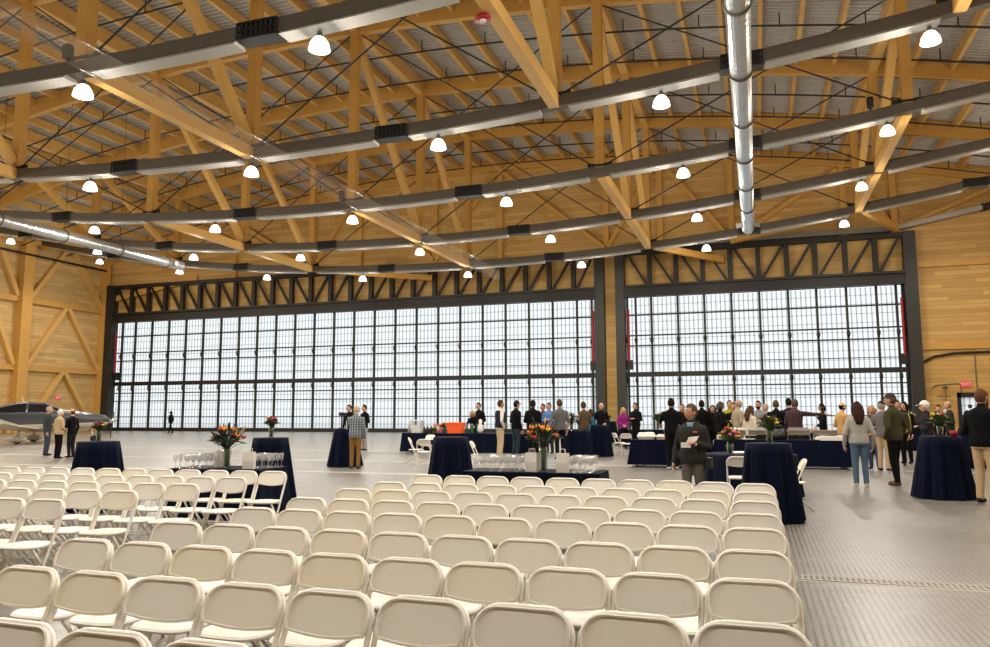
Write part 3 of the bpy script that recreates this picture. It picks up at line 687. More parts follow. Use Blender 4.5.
C5 = cocktail(450.5, 437, 'navy skirted cocktail table beside the orange cooler', top=True)
C8 = cocktail(577, 458, 'navy skirted cocktail table in front of the brown jacket person', rt=.44, rb=.54, h=.92)
C9 = cocktail(600.5, 456.5, 'navy skirted cocktail table just behind the brown jacket person', rb=.42)
C10 = cocktail(610, 443, 'navy skirted cocktail table by the timber pillar between the doors', rb=.38)
C14 = cocktail(771.5, 521, 'large navy skirted cocktail table at the end of the chairs', rt=.31, rb=.41, npl=8)
C16 = cocktail(944.5, 498, 'navy skirted cocktail table with fruit coloured flowers at right', rt=.33, rb=.48)
C17 = cocktail(913, 450.5, 'navy skirted cocktail table behind the man in olive jacket')
C18 = cocktail(974, 468, 'navy skirted cocktail table partly behind the man at the right edge', rb=.36)
A4 = long_table(-7.40, 9.72, 1.5, .78, R(5), 'navy covered long table of glasses beyond the left chairs', .68, .715)
A7 = long_table(-2.77, 9.92, 1.8, .70, R(1), 'navy covered long table of glasses beyond the right chairs')
A6 = long_table(-10.3, 27.6, 5.2, .80, R(-3), 'navy covered drinks table with the orange cooler on it')
A11 = long_table(-2.35, 22.35, 2.0, .85, R(-4), 'navy covered table with white trays under the man in black tee', drop=.68)
A15 = long_table(.55, 22.75, 3.4, .85, R(0), 'long navy buffet table with chafing dishes on it', drop=.68)
A19 = long_table(-4.6, 34.6, 2.4, .8, 0, 'small navy table far behind white trays near the small door')
A20 = long_table(2.3, 30.2, 3.2, .8, 0, 'navy food table behind the buffet and the pointing man')
# low round table with white papers
def round_table():
    x, y = -.15, 15.0
    t = thing('round_table', 'low navy round table behind the large cocktail table', 'table', (x,y,0))
    rg = pleat(.80, .86, .02, .746, 12, .03, 1)
    MB().loft(rg[::-1]+[[(v[0]*s, v[1]*s, .752) for v in rg[0]] for s in (.985,.5,.02)], caps=False).build('tablecloth', M['navy'], t, True)
    MB().lathe([(.78,.70),(.78,.735)], 40).build('tabletop', M['white'], t); MB().lathe([(.3,0),(.05,.06),(.05,.70)], 16).build('pedestal', M['steel_dark'], t)
    return Vector((x, y, .754))
C13 = round_table()
# loose chairs round the tables
GT = 'white folding chairs at the tables'
for px, Y, rz, lab in ((424,20.4,20,'white folding chair facing the navy drinks table, nearest it'),(414,21.6,-70,'white folding chair turned sideways left of the drinks table'),(428,24.4,165,'white folding chair with its back against the drinks table'),
 (477,19.2,-80,'white folding chair seen edge on right of the cocktail table'),(626,27.5,5,'white folding chair beside white tray table, right one of two'),(618,28.3,-60,'white folding chair beside white tray table, turned sideways'),(648,29.5,170,'white folding chair tucked behind the white trays'),
 (738,13.75,2,'white folding chair facing the low round table'),(793,13.1,95,'white folding chair peeking out right of the large cocktail table'),(822,25.6,178,'white folding chair behind the buffet, left one of two'),(835,25.5,182,'white folding chair behind the buffet, right one of two')):
    p = atY(px, 440, Y); put_chair(p.x, p.y, R(rz), lab, GT)

# ------------------------------------------------------------------ table-top things
def bouquet(loc, s, cols, label, vase_h=.26, n=14, spread=.24, tall=False, name='flower_vase'):
    t = thing(name, label, 'flowers', loc)
    rnd = random.Random(hash(label) % 999 if False else len(label)*7+int(s*100))
    MB().lathe([(.05*s,0),(.062*s,.02*s),(.055*s,vase_h*.4*s),(.07*s,vase_h*.75*s),(.062*s,vase_h*s)], 14).build('vase', M['vase'], t, True)
    MB().lathe([(.03*s,.02*s),(.045*s,vase_h*.5*s),(.05*s,vase_h*.95*s)], 8).build('stems', M['leaf'], t, True)
    lf = MB(); top = vase_h*s
    for i in range(90):
        a = rnd.uniform(0, 2*PI); el = rnd.uniform(-.15, 1.3); r = spread*s*rnd.uniform(.5, 1.1)
        c = Vector((r*cos(a)*cos(el), r*sin(a)*cos(el), top+.10*s+r*sin(el)*.9)); d = Vector((cos(a)*cos(el), sin(a)*cos(el), sin(el))); u = d.cross(Vector((0,0,1))).normalized()
        w = .02*s; l = rnd.uniform(.05,.10)*s
        lf.add([c-d*l, c+u*w, c+d*l, c-u*w, c+Vector((0,0,.012*s)), c-Vector((0,0,.012*s))], [(0,1,4),(1,2,4),(2,3,4),(3,0,4),(1,0,5),(2,1,5),(3,2,5),(0,3,5)])
        lf.tube([(0,0,top*.9), c*.5+Vector((0,0,top*.5)), c], .004*s, 4)
    lf.build('foliage', M['leaf_dark'] if tall else M['leaf'], t)
    for i in range(n):
        a = 2.4*i+rnd.uniform(-.3,.3); el = rnd.uniform(.05, 1.35); r = spread*s*rnd.uniform(.75, 1.0)
        c = (r*cos(a)*cos(el), r*sin(a)*cos(el), top+.13*s+r*sin(el)*.85); f = MB(); pr = rnd.uniform(.026,.042)*s
        for q in range(7):
            b = 2*PI*q/7; f.ball((c[0]+pr*.75*cos(b), c[1]+pr*.75*sin(b), c[2]+pr*.25*sin(b*2)), pr*.6, 6, 4)
        f.ball(c, pr*.7, 6, 5); f.build('bloom', M['petal_'+cols[i % len(cols)]], t)
    if tall:
        for i in range(8):
            a = rnd.uniform(0, 2*PI); st = MB(); x, y = spread*1.0*s*cos(a), spread*1.0*s*sin(a); h = rnd.uniform(.24,.48)*s
            st.tube([(0,0,top),(x*.5,y*.5,top+h*.5),(x,y,top+h)], .005*s, 4)
            for q in range(7): st.ball((x*(.5+q*.08), y*(.5+q*.08), top+h*(.5+q*.075)), .011*s, 5, 4)
            st.build('sprig', M['petal_yellow'] if i % 4 == 0 else M['leaf'], t)
bouquet(C1, .62, ['yellow','pink','maroon'], 'small vase of yellow and pink flowers on the table by the aircraft', n=9, spread=.15)
bouquet(C2, .72, ['red','orange','maroon'], 'small vase of red flowers on the cocktail table behind the glasses', n=9, spread=.15)
bouquet(Vector(A4(.06,-.12)), .95, ['orange','maroon','orange','red'], 'large vase of orange and red flowers on the left glass table', .30, 11, .27, True)
bouquet(Vector(A7(.16,-.2)), .88, ['orange','yellow','orange','red'], 'large vase of orange and yellow flowers on the right glass table', .36, 13, .25, True)
bouquet(C13+Vector((-.33,-.35,0)), .95, ['yellow','orange','pink','red'], 'vase of mixed bright flowers on the low round table', .2, 14, .2)
bouquet(C14+Vector((.02,.06,0)), .72, ['yellow','maroon','yellow'], 'leafy vase with yellow flowers on the large cocktail table', .24, 7, .2)
bouquet(C16+Vector((0,0,0)), .85, ['yellow','maroon','red','white'], 'vase of yellow and maroon flowers on the right cocktail table', .2, 13, .19)
bouquet(C8+Vector((-.2,.1,0)), 1.0, ['white','white'], 'leafy green vase in front of the brown jacket person', .2, 4, .28, True)
bouquet(C10, .8, ['yellow','orange'], 'tiny vase of yellow flowers near the timber pillar', .2, 6, .15)
bouquet(C17, .9, ['white','yellow'], 'tiny vase of pale flowers behind the olive jacket', .2, 6, .16)
bouquet(Vector(A6(-.93,-.15)), .8, ['orange','red','orange'], 'vase of orange flowers left of the orange cooler', .18, 12, .2)
bouquet(Vector(A6(-1.27,-.32)), .6, ['yellow','orange'], 'low cluster of yellow flowers on the drinks table', .12, 10, .18)
bouquet(Vector(A19(.5,0)), 1.3, ['white','maroon'], 'vase with dark centred flowers on the far small table', .28, 7, .18)
# red cup beside the right flowers
t = thing('candle_cup', 'red cup beside the flowers on the right cocktail table', 'cup', (C16.x+.19, C16.y-.1, C16.z)); MB().lathe([(.055,0),(.07,.10),(.062,.10),(.05,.01)], 14).build('cup', M['red'], t, True)
# wine glasses
def make_glass(lab, grp):
    o = MB().lathe([(.030,0),(.028,.006),(.005,.012),(.004,.080),(.016,.10),(.027,.14),(.033,.20),(.031,.20),(.025,.14),(.014,.105),(.003,.09)], 12, caps=False).build('wine_glass', M['glass'], None, True)
    return tag(o, lab, 'glass', grp)
gl0 = None
def glasses(at, u0, nu, v0, nv, lab, grp, du):
    global gl0
    for i in range(nu):
        for j in range(nv):
            loc = at(u0+i*du+random.uniform(-.01,.01), v0+j*.115+random.uniform(-.01,.01))
            if gl0 is None: gl0 = make_glass(lab, grp); o = gl0
            else:
                o = gl0.copy(); COL.objects.link(o); tag(o, lab, None, grp)
            o.location = loc; o.rotation_euler = (0,0,random.uniform(0,6))
glasses(A4, -.69, 6, -.27, 5, 'clear stemmed glass in the packed rows left of the orange bouquet', 'glasses left of the bouquet', .105)
glasses(A4, .36, 4, .0, 4, 'clear stemmed glass right of the paper bag on the left glass table', 'glasses at the left table end', .105)
glasses(A7, -.76, 6, -.26, 5, 'clear stemmed glass left of the bags on the right glass table', 'glasses left of the bags', .115)
glasses(A7, .53, 3, -.26, 5, 'clear stemmed glass right of the bags on the right glass table', 'glasses right of the bags', .115)
def bag(loc, rz, lab, h=.24):
    t = thing('paper_bag', lab, 'bag', loc, rz); w, d = .078, .042
    MB().loft([[(-w,-d,0),(w,-d,0),(w,d,0),(-w,d,0)],[(-w-.004,-d*1.05,h*.5),(w+.004,-d*1.05,h*.5),(w+.004,d*1.05,h*.5),(-w-.004,d*1.05,h*.5)],[(-w,-d*.7,h),(w,-d*.7,h),(w,d*.7,h),(-w,d*.7,h)],[(-w*.96,-d*.6,h-.01),(w*.96,-d*.6,h-.01),(w*.96,d*.6,h-.01),(-w*.96,d*.6,h-.01)]]).build('sack', M['paper'], t)
    for s in (-1, 1): MB().tube([(-w*.45,s*d*.65,h-.01),(-w*.35,s*d*.65,h+.05),(w*.35,s*d*.65,h+.05),(w*.45,s*d*.65,h-.01)], .004, 5).build('handle', M['paper'], t)
bag(A4(-.13,.02), R(15), 'white paper bag left of the orange and red bouquet'); bag(A4(.47,-.20), R(12), 'white paper bag right of the orange and red bouquet')
bag(A7(.01,-.2), R(-12), 'white paper bag left of the orange and yellow bouquet'); bag(A7(.42,-.24), R(6), 'white paper bag right of the orange and yellow bouquet')
# drinks table
t = thing('drink_dispenser', 'large clear lidded drink dispenser at the drinks table end', 'dispenser', A6(-2.1,-.1)); MB().loft([[(-.2,-.16,0),(.2,-.16,0),(.2,.16,0),(-.2,.16,0)],[(-.24,-.19,.46),(.24,-.19,.46),(.24,.19,.46),(-.24,.19,.46)]]).build('tank', M['glass'], t)
MB().box((-.26,-.21,.46),(.26,.21,.50)).build('lid', M['white'], t); MB().box((-.17,-.13,.01),(.17,.13,.3)).build('ice', M['white'], t)
t = thing('cup_stack', 'stack of pale cups beside the drink dispenser', 'cups', A6(-2.45,-.1)); MB().lathe([(.05,0),(.06,.35),(.065,.36)], 12).build('cups', M['white'], t, True)
t = thing('cooler', 'orange cooler with white lid on the drinks table', 'cooler', A6(-.42,-.2)); MB().loft([[(-.27,-.18,0),(.27,-.18,0),(.27,.18,0),(-.27,.18,0)],[(-.31,-.2,.34),(.31,-.2,.34),(.31,.2,.34),(-.31,.2,.34)]]).build('tub', M['orange_plastic'], t); MB().box((-.32,-.21,.34),(.32,.21,.40)).build('lid', M['orange_plastic'], t); MB().box((-.1,-.03,.40),(.1,.03,.44)).build('handle', M['white'], t)
t = thing('snack_box', 'pink and white snack box on the drinks table', 'box', A6(-1.32,.08)); MB().box((-.14,-.08,0),(.14,.08,.34)).build('carton', cloth((.55,.16,.17)), t); MB().box((-.10,-.083,.1),(.10,-.081,.24)).build('panel', M['paper'], t)
def bottle(loc, mat, lab, h=.3, grp='bottles on the drinks table'):
    t = thing('bottle', lab, 'bottle', loc, 0, grp); MB().lathe([(.038,0),(.04,.02),(.04,h*.6),(.015,h*.78),(.014,h*.94)], 12).build('body', M[mat], t, True); MB().lathe([(.017,h*.94),(.017,h)], 10).build('cap', M['white'], t)
for i in range(7): bottle(A6(-1.79+i*.075, -.12+.12*(i % 2)), 'dark_items', 'dark bottle in the cluster right of the drink dispenser')
for i in range(4): bottle(A6(.0+i*.12, -.15+.14*(i % 2)), 'green_glass', 'green bottle right of the orange cooler', .34)
t = thing('figurine', 'white figurine-shaped jug right of the green bottles', 'jug', A6(.55,-.15)); MB().lathe([(.07,0),(.11,.12),(.10,.26),(.05,.36),(.07,.44),(.03,.52)], 14).build('jug', M['paper'], t, True); MB().tube([(.1,0,.12),(.17,0,.22),(.09,0,.3)], .015, 6).build('handle', M['paper'], t)
# camera on stand at the check shirt man
t = thing('camera_stand', 'black camera on a short stand in front of the check shirt man', 'camera', (C3.x-.12, C3.y, C3.z)); MB().tube([(0,0,0),(0,0,.36)], .02, 8).build('stand', M['black'], t); MB().lathe([(.1,0),(.1,.015),(.02,.03)], 12).build('foot', M['black'], t)
MB().box((-.07,-.05,.36),(.07,.05,.46)).build('body', M['black'], t); MB().tube([(.06,0,.41),(.15,0,.41)], [.038,.045], 12).build('lens', M['black'], t)
t = thing('laptop', 'pale open laptop on the table of the check shirt man', 'laptop', (C3.x+.12, C3.y+.1, C3.z), R(20)); MB().box((-.15,-.1,0),(.15,.1,.015)).build('keyboard', M['white'], t); MB().beam((0,.1,.012),(0,.16,.22), .3, .012, up=(0,1,0)).build('screen', M['white'], t)
# white trays table
for i in range(3):
    t = thing('foil_tray', 'white lidded tray on the table under the man in black tee, %s from the left' % ORD[i], 'tray', A11(-.62+i*.52, -.08), R(random.uniform(-4,4)), 'white trays'); MB().loft([[(-.2,-.14,0),(.2,-.14,0),(.2,.14,0),(-.2,.14,0)],[(-.24,-.17,.08),(.24,-.17,.08),(.24,.17,.08),(-.24,.17,.08)]]).build('pan', M['white'], t); MB().loft([[(-.25,-.18,.08),(.25,-.18,.08),(.25,.18,.08),(-.25,.18,.08)],[(-.2,-.13,.14+.05*(i==0)),(.2,-.13,.14+.05*(i==0)),(.2,.13,.14+.05*(i==0)),(-.2,.13,.14+.05*(i==0))]]).build('lid', M['white'], t)
t = thing('snack_bag', 'crumpled brown bag on the white tray table', 'bag', A11(.02,-.33)); MB().loft([[(.11*cos(a)*(1+.15*sin(3*a+i)), .08*sin(a)*(1+.15*cos(2*a+i)), z) for a in lin(0,2*PI,12)[:-1]] for i, z in enumerate((0,.1,.2,.28))]+[[(.05*cos(a), .03*sin(a), .36) for a in lin(0,2*PI,12)[:-1]]]).build('sack', M['amber'], t)
# buffet dishes
def chafer(loc, lab, open_=False):
    t = thing('chafing_dish', lab, 'chafing dish', loc, 0, 'chafing dishes')
    MB().box((-.29,-.19,.13),(.29,.19,.24)).build('pan', M['silver'], t)
    MB().box((-.31,-.21,.235),(.31,.21,.255)).build('rim', M['silver'], t)
    for sx in (-1,1):
        for sy in (-1,1): MB().tube([(sx*.27,sy*.17,.14),(sx*.29,sy*.19,0)], .01, 6).build('leg', M['silver'], t)
    if open_: MB().box((-.26,-.16,.245),(.26,.16,.262)).build('food', M['food'], t)
    else:
        MB().loft([[(-.29,-.19,.255),(.29,-.19,.255),(.29,.19,.255),(-.29,.19,.255)],[(-.24,-.14,.33),(.24,-.14,.33),(.24,.14,.33),(-.24,.14,.33)]]).build('lid', M['silver'], t); MB().tube([(-.06,0,.33),(-.05,0,.36),(.05,0,.36),(.06,0,.33)], .008, 6).build('handle', M['black'], t)
chafer(A15(-1.15,.12), 'silver chafing dish at the left end of the buffet'); chafer(A15(-.5,.12), 'silver chafing dish second from the buffet left end'); chafer(A15(.5,.1), 'silver chafing dish behind the yellow flowers'); chafer(A15(1.15,.05), 'open silver chafing dish near the pointing man', True)
for i, (u, v, lab) in enumerate(((-1.5,-.16,'stack of white plates at the left end of the buffet'),(1.58,.24,'stack of white plates at the right end of the buffet'))):
    t = thing('plate_stack', lab, 'plates', A15(u, v)); MB().lathe([(.09,0),(.13,.02),(.13,.11),(.11,.12)], 20).build('plates', M['white'], t)
t = thing('serviette_box', 'long white box of napkins at the buffet right end', 'box', A15(1.33,-.3)); MB().box((-.32,-.1,0),(.32,.1,.10)).build('carton', M['paper'], t); MB().box((-.28,-.07,.10),(.28,.07,.115)).build('napkins', M['white'], t)
t = thing('shoulder_bag', 'black bag lying on the buffet between the dishes', 'bag', A15(.0,-.02)); MB().loft([[(-.16,-.1,0),(.16,-.1,0),(.16,.1,0),(-.16,.1,0)],[(-.18,-.12,.12),(.18,-.12,.12),(.18,.12,.12),(-.18,.12,.12)],[(-.12,-.06,.28),(.13,-.06,.30),(.13,.06,.30),(-.12,.06,.28)]]).build('pouch', M['black'], t, True); MB().tube([(-.11,0,.28),(-.06,.02,.36),(.07,.02,.37),(.12,0,.29)], .012, 6).build('strap', M['black'], t)
t = thing('serving_platter', 'white platter with dark cutlery on the buffet', 'platter', A15(-.8,-.3)); MB().lathe([(.1,0),(.19,.025),(.18,.03),(.1,.012)], 20).build('plate', M['white'], t); MB().box((-.1,-.02,.014),(.1,.02,.03)).build('cutlery', M['black'], t)
t = thing('food_platter', 'platter of brown food on the table behind the buffet', 'platter', A20(-.55,-.1)); MB().lathe([(.2,0),(.34,.03),(.33,.05)], 20).build('plate', M['silver'], t)
m = MB()
for i in range(24): a = random.uniform(0,6.3); r = random.uniform(0,.26); m.ball((r*cos(a), r*sin(a), .06+.05*random.random()), .05, 6, 4)
m.build('food', M['food'], t)
t = thing('paper_stack', 'white papers on the low round table', 'papers', (C13.x-.05, C13.y+.3, C13.z), R(20)); MB().box((-.3,-.2,0),(.3,.2,.012)).build('sheets', M['paper'], t); MB().box((-.2,-.15,.012),(.25,.2,.02)).build('folder', M['white'], t)

# ------------------------------------------------------------------ people
def remesh(mb, voxel):
    me = bpy.data.meshes.new('tmp'); me.from_pydata(mb.v, [], mb.f)
    bm = bmesh.new(); bm.from_mesh(me); bmesh.ops.recalc_face_normals(bm, faces=bm.faces); bm.to_mesh(me); bm.free()
    o = bpy.data.objects.new('tmp', me); COL.objects.link(o)
    md = o.modifiers.new('r', 'REMESH'); md.mode = 'VOXEL'; md.voxel_size = voxel
    sm = o.modifiers.new('s', 'SMOOTH'); sm.factor = .5; sm.iterations = 5
    dg = bpy.context.evaluated_depsgraph_get(); ev = o.evaluated_get(dg); m2 = ev.to_mesh()
    n = len(m2.vertices); V = np.empty(n*3); m2.vertices.foreach_get('co', V); V = V.reshape(-1, 3)
    F = [tuple(p.vertices) for p in m2.polygons]; ev.to_mesh_clear()
    bpy.data.objects.remove(o); bpy.data.meshes.remove(me)
    return V, F
def capsule(mb, p, q, r0, r1, n=10):
    p, q = Vector(p), Vector(q); d = (q-p); L = d.length; d.normalize()
    pts = [p-d*r0*.92, p-d*r0*.6, p]+[p+(q-p)*.5]+[q, q+d*r1*.6, q+d*r1*.92]
    mb.tube(pts, [r0*.35, r0*.8, r0, (r0+r1)/2, r1, r1*.8, r1*.35], n)
ARM = {  # elbow and wrist relative to the shoulder, x outwards, y forwards (metres for a 1.75 m person)
 'down': ((.06,-.03,-.29),(.05,.05,-.54)), 'loose': ((.10,-.05,-.28),(.10,.08,-.52)),
 'front': ((.07,-.02,-.28),(-.12,.19,-.36)), 'hold': ((.07,-.04,-.28),(-.05,.22,-.22)),
 'fold': ((.08,.02,-.27),(-.16,.17,-.22)), 'pocket': ((.13,-.08,-.26),(.05,.05,-.47)),
 'reach': ((.06,.14,-.23),(.02,.36,-.30)), 'up': ((.08,.08,-.26),(-.06,.20,-.06)),
 'point': ((.27,.06,-.03),(.53,.10,-.03)), 'back': ((.07,-.12,-.26),(-.10,-.17,-.44))}
def add_hand(mb, w, d, inner, mat, s, curl=.5):
    """palm, four unequal bent fingers and a thumb leaving the side of the palm"""
    d = d.normalized(); n = (inner-d*inner.dot(d)).normalized(); x = d.cross(n)
    pr = []
    for t, hw, ht in ((-.01,.024,.020),(.025,.036,.017),(.065,.042,.015),(.088,.040,.012)):
        c = w+d*t*s; pr.append([c+x*(hw*s*cos(a))+n*(ht*s*sin(a)) for a in lin(0, 2*PI, 10)[:-1]])
    mb.loft(pr, mat)
    for i, (ox, L) in enumerate(((.031,.066),(.011,.076),(-.010,.071),(-.030,.055))):
        p = w+d*.082*s+x*ox*s; c1 = curl*.7; e1 = d*cos(c1)+n*sin(c1); e2 = d*cos(c1*2.1)+n*sin(c1*2.1)
        a = p+e1*L*.5*s; b = a+e2*L*.5*s
        mb.tube([p-d*.02*s, p, a, b, b+e2*.006*s], [.0095*s,.0095*s,.0088*s,.0075*s,.004*s], 6, mat)
    p = w+d*.022*s+x*.030*s; e = (d*.62+x*.62+n*.45).normalized(); a = p+e*.038*s; b = a+(d*.85+x*.15+n*.5).normalized()*.032*s
    mb.tube([p-e*.012*s, p, a, b], [.012*s,.0125*s,.0105*s,.006*s], 6, mat)
def head_profile(a, t, s):
    """skull + face as a radius field; a=0 is the face direction (+y), t from -1 chin to 1 crown"""
    z = t; ring = math.sqrt(max(0, 1-z*z))
    rx, ry = .074, .095
    jaw = max(0, -z)
    x = ring*rx*(1-.22*jaw)*math.sin(a); y = ring*ry*math.cos(a)
    if y > 0: y = y*(.98-.02*jaw)+.010*jaw*ring
    else: y = y*(1-.45*jaw)
    return Vector((x, y, z*.118-.0*jaw))
def person(label, x, y, face, H, top, pants, hair=(.03,.02,.015), style='short', skin=(.50,.26,.16), arms=('down','down'), sleeve=None, shoes=(.015,.013,.012),
           hem=.86, bulk=1.0, short_sleeve=False, look=0, lean=0, step=.0, voxel=.022, cap=None, female=False, nod=0, collar=None, z0=0, vest=None, tmat=None, extra=None):
    s = H/1.745; body = MB(); bones = []
    ms = {'top': tmat or cloth(top), 'sleeve': cloth(sleeve) if sleeve else (tmat or cloth(top)), 'pants': cloth(pants), 'skin': skinm(skin), 'shoes': cloth(shoes, .6), 'collar': cloth(collar) if collar else skinm(skin)}
    sh = (.175 if female else .20); hw = 1.04 if female else 1.0
    rings = [(.84,.150*hw,.105,0),(.92,.172*hw,.122,0),(1.0,.168*hw,.12,.0),(1.10,.155,.115,.005),(1.22,.168,.122,.008),(1.32,.182,.122,.008),(1.39,.168,.108,0),(1.435,.128,.085,-.005),(1.475,.078,.068,-.004)]
    def ln(p): # lean the upper body forwards
        p = Vector(p)
        if p.z > .95*s and lean: 
            d = p.z-.95*s; p = Vector((p.x, p.y+d*sin(lean), .95*s+d*cos(lean)))
        return p
    rg = []
    for z, rx, ry, yo in rings:
        b = bulk if z < 1.45 else 1
        rg.append([ln((rx*b*cos(a)*s, (yo+ry*b*math.copysign(abs(sin(a))**.9, sin(a)))*s, z*s)) for a in lin(0, 2*PI, 20)[:-1]])
    body.loft(rg)
    bones.append((ln((0,0,.95*s)), ln((0,0,1.36*s)), .16*s*bulk, .15*s*bulk, 'top'))
    bones.append((ln((-.12*s,0,1.40*s)), ln((.12*s,0,1.40*s)), .06*s, .06*s, 'top'))
    for sx in (-1, 1):
        st = step*sx; hp = Vector((sx*.088,0,.90))*s; kn = Vector((sx*.092, .02+st*.45, .49))*s; an = Vector((sx*.095, -.02+st, .085))*s
        lr = (.098,.070,.056)
        capsule(body, hp, kn, lr[0]*s, lr[1]*s); capsule(body, kn, an, lr[1]*s, lr[2]*s)
        capsule(body, an+Vector((0,-.03,-.04))*s, an+Vector((sx*.015,.15,-.048))*s, .042*s, .036*s, 8)
        bones += [(hp, kn, lr[0]*s, lr[1]*s, 'pants'), (kn, an, lr[1]*s, lr[2]*s, 'pants'), (an+Vector((0,-.03,-.045))*s, an+Vector((sx*.015,.15,-.048))*s, .05*s, .045*s, 'shoes')]
        (ex,ey,ez),(wx,wy,wz) = ARM[arms[0 if sx < 0 else 1]]
        sp = ln(Vector((sx*sh,0,1.375))*s); el = ln(Vector((sx*sh+sx*ex, ey, 1.375+ez))*s); wr = ln(Vector((sx*sh+sx*wx, wy, 1.375+wz))*s)
        ar = (.062,.050,.040) if not short_sleeve else (.062,.045,.032)
        capsule(body, sp, el, ar[0]*s, ar[1]*s); capsule(body, el, wr, ar[1]*s, ar[2]*s)
        bones += [(sp, el, ar[0]*s, ar[1]*s, 'sleeve'), (el, wr, ar[1]*s, ar[2]*s, 'skin' if short_sleeve else 'sleeve')]
    nk, hd = ln(Vector((0,0,1.45))*s), ln(Vector((0,.012,1.55))*s)
    capsule(body, nk, hd, .062*s, .056*s); capsule(body, nk+Vector((-.10,-.005,-.045))*s, nk+Vector((.10,-.005,-.045))*s, .055*s, .055*s); bones.append((nk+(hd-nk)*.45, hd, .05*s, .05*s, 'skin')); bones.append((nk, nk+(hd-nk)*.35, .062*s, .06*s, 'collar'))
    V, F = remesh(body, voxel)
    C = np.array([V[list(f)].mean(0) for f in F]); best = np.full(len(F), 1e9); lab = np.zeros(len(F), int); keys = list(ms)
    for p, q, r0, r1, k in bones:
        p = np.array(p); q = np.array(q); d = q-p; t = np.clip(((C-p)@d)/(d@d), 0, 1); dist = np.linalg.norm(C-(p+t[:,None]*d), axis=1)-(r0+(r1-r0)*t)
        w = dist < best; best = np.where(w, dist, best); lab = np.where(w, keys.index(k), lab)
    ti, pi_ = keys.index('top'), keys.index('pants')
    lab = np.where((lab == pi_) & (C[:,2] > hem*s), ti, lab); lab = np.where((lab == ti) & (C[:,2] < hem*s), pi_, lab)
    if vest: pass
    mb = MB()
    for k in keys: mb.mi(ms[k])
    mb.v = [tuple(v) for v in V]; mb.f = F; mb.m = [mb.mats.index(ms[keys[i]]) for i in lab]
    sk = ms['skin']
    for sx in (-1, 1):
        (ex,ey,ez),(wx,wy,wz) = ARM[arms[0 if sx < 0 else 1]]
        el = ln(Vector((sx*sh+sx*ex, ey, 1.375+ez))*s); wr = ln(Vector((sx*sh+sx*wx, wy, 1.375+wz))*s); d = (wr-el).normalized()
        inner = Vector((-sx,.2,0)) if abs(d.z) > .6 else Vector((-sx*.3,.1,-1))
        if arms[0 if sx < 0 else 1] == 'pocket': continue
        add_hand(mb, wr+d*.012*s, d, inner, sk, s*1.02, .25 if arms[0 if sx < 0 else 1] == 'point' else .5)
    # head
    hc = hd+Vector((0,.018,.072))*s; hr = Matrix.Translation(hc) @ Matrix.Rotation(look, 4, 'Z') @ Matrix.Rotation(-lean*.5-nod, 4, 'X')
    N1, N2 = 22, 13; hv = []; 
    for i in range(N2+1):
        t = -.995+1.99*i/N2; t = math.sin(t*PI/2)
        for j in range(N1): hv.append(head_profile(2*PI*j/N1, t, s))
    def put(vs): return [hr @ (Vector(v)*s*1.08) for v in vs]
    hf = [(i*N1+j, i*N1+(j+1)%N1, (i+1)*N1+(j+1)%N1, (i+1)*N1+j) for i in range(N2) for j in range(N1)]+[tuple(range(N1))[::-1], tuple(N2*N1+j for j in range(N1))]
    mb.add(put(hv), hf, sk)
    mb.add(put([(-.013,.088,.008),(.013,.088,.008),(-.019,.086,-.036),(.019,.086,-.036),(0,.118,-.030),(0,.098,.018),(0,.090,-.044)]), [(0,5,4,2),(5,1,3,4),(2,4,6),(4,3,6),(0,1,5)], sk)   # nose
    for sx in (-1, 1):
        e = MB(); e.ball((sx*.074,-.008,-.008), .012, 8, 6, rz=.030, ry=.020); mb.add(put(e.v), e.f, sk)
        e = MB(); e.ball((sx*.030,.079,.010), .013, 8, 6, rz=.009); mb.add(put(e.v), e.f, cloth((.62,.58,.54)))
        e = MB(); e.ball((sx*.030,.0885,.010), .006, 6, 5); mb.add(put(e.v), e.f, cloth((.02,.015,.01)))
        e = MB(); e.tube([(sx*.014,.092,.026),(sx*.030,.090,.031),(sx*.047,.079,.027)], .0045, 5); mb.add(put(e.v), e.f, cloth(tuple(c*.8 for c in hair)))
    e = MB(); e.tube([(-.024,.082,-.062),(0,.092,-.060),(.024,.082,-.062)], [.003,.0055,.003], 6); mb.add(put(e.v), e.f, skinm((.38,.12,.09)))
    o = mb.build('person', None, None, True); o.location = (x, y, z0); o.rotation_euler = (0,0,R(face)); tag(o, label, 'person')
    # hair
    hm = cloth(hair); hb = MB()
    def shell(k, cond, off=(0,0,0)):
        vs = [v*k+Vector(off) for v in hv]; keep = [f for f in hf if cond(sum((hv[q] for q in f), Vector())/len(f))]
        hb.add(put(vs), keep); inn = [v*.99 for v in hv]; hb.add(put(inn), keep)
    if style in ('short','long','cap','bob'): shell(1.10, lambda c: c.z > .062-.0*c.y or (c.y < .035 and c.z > .0+.35*(c.y)) or (c.y < -.02 and c.z > -.075), (0,-.006,.006))
    if style == 'bald': shell(1.05, lambda c: c.y < .02 and -.06 < c.z < .045)
    if style == 'beard':
        shell(1.08, lambda c: c.z > .07 or (c.y < .03 and c.z > .0) or (c.y < -.02 and c.z > -.07), (0,-.005,.005)); shell(1.07, lambda c: c.y > .0 and c.z < -.045)
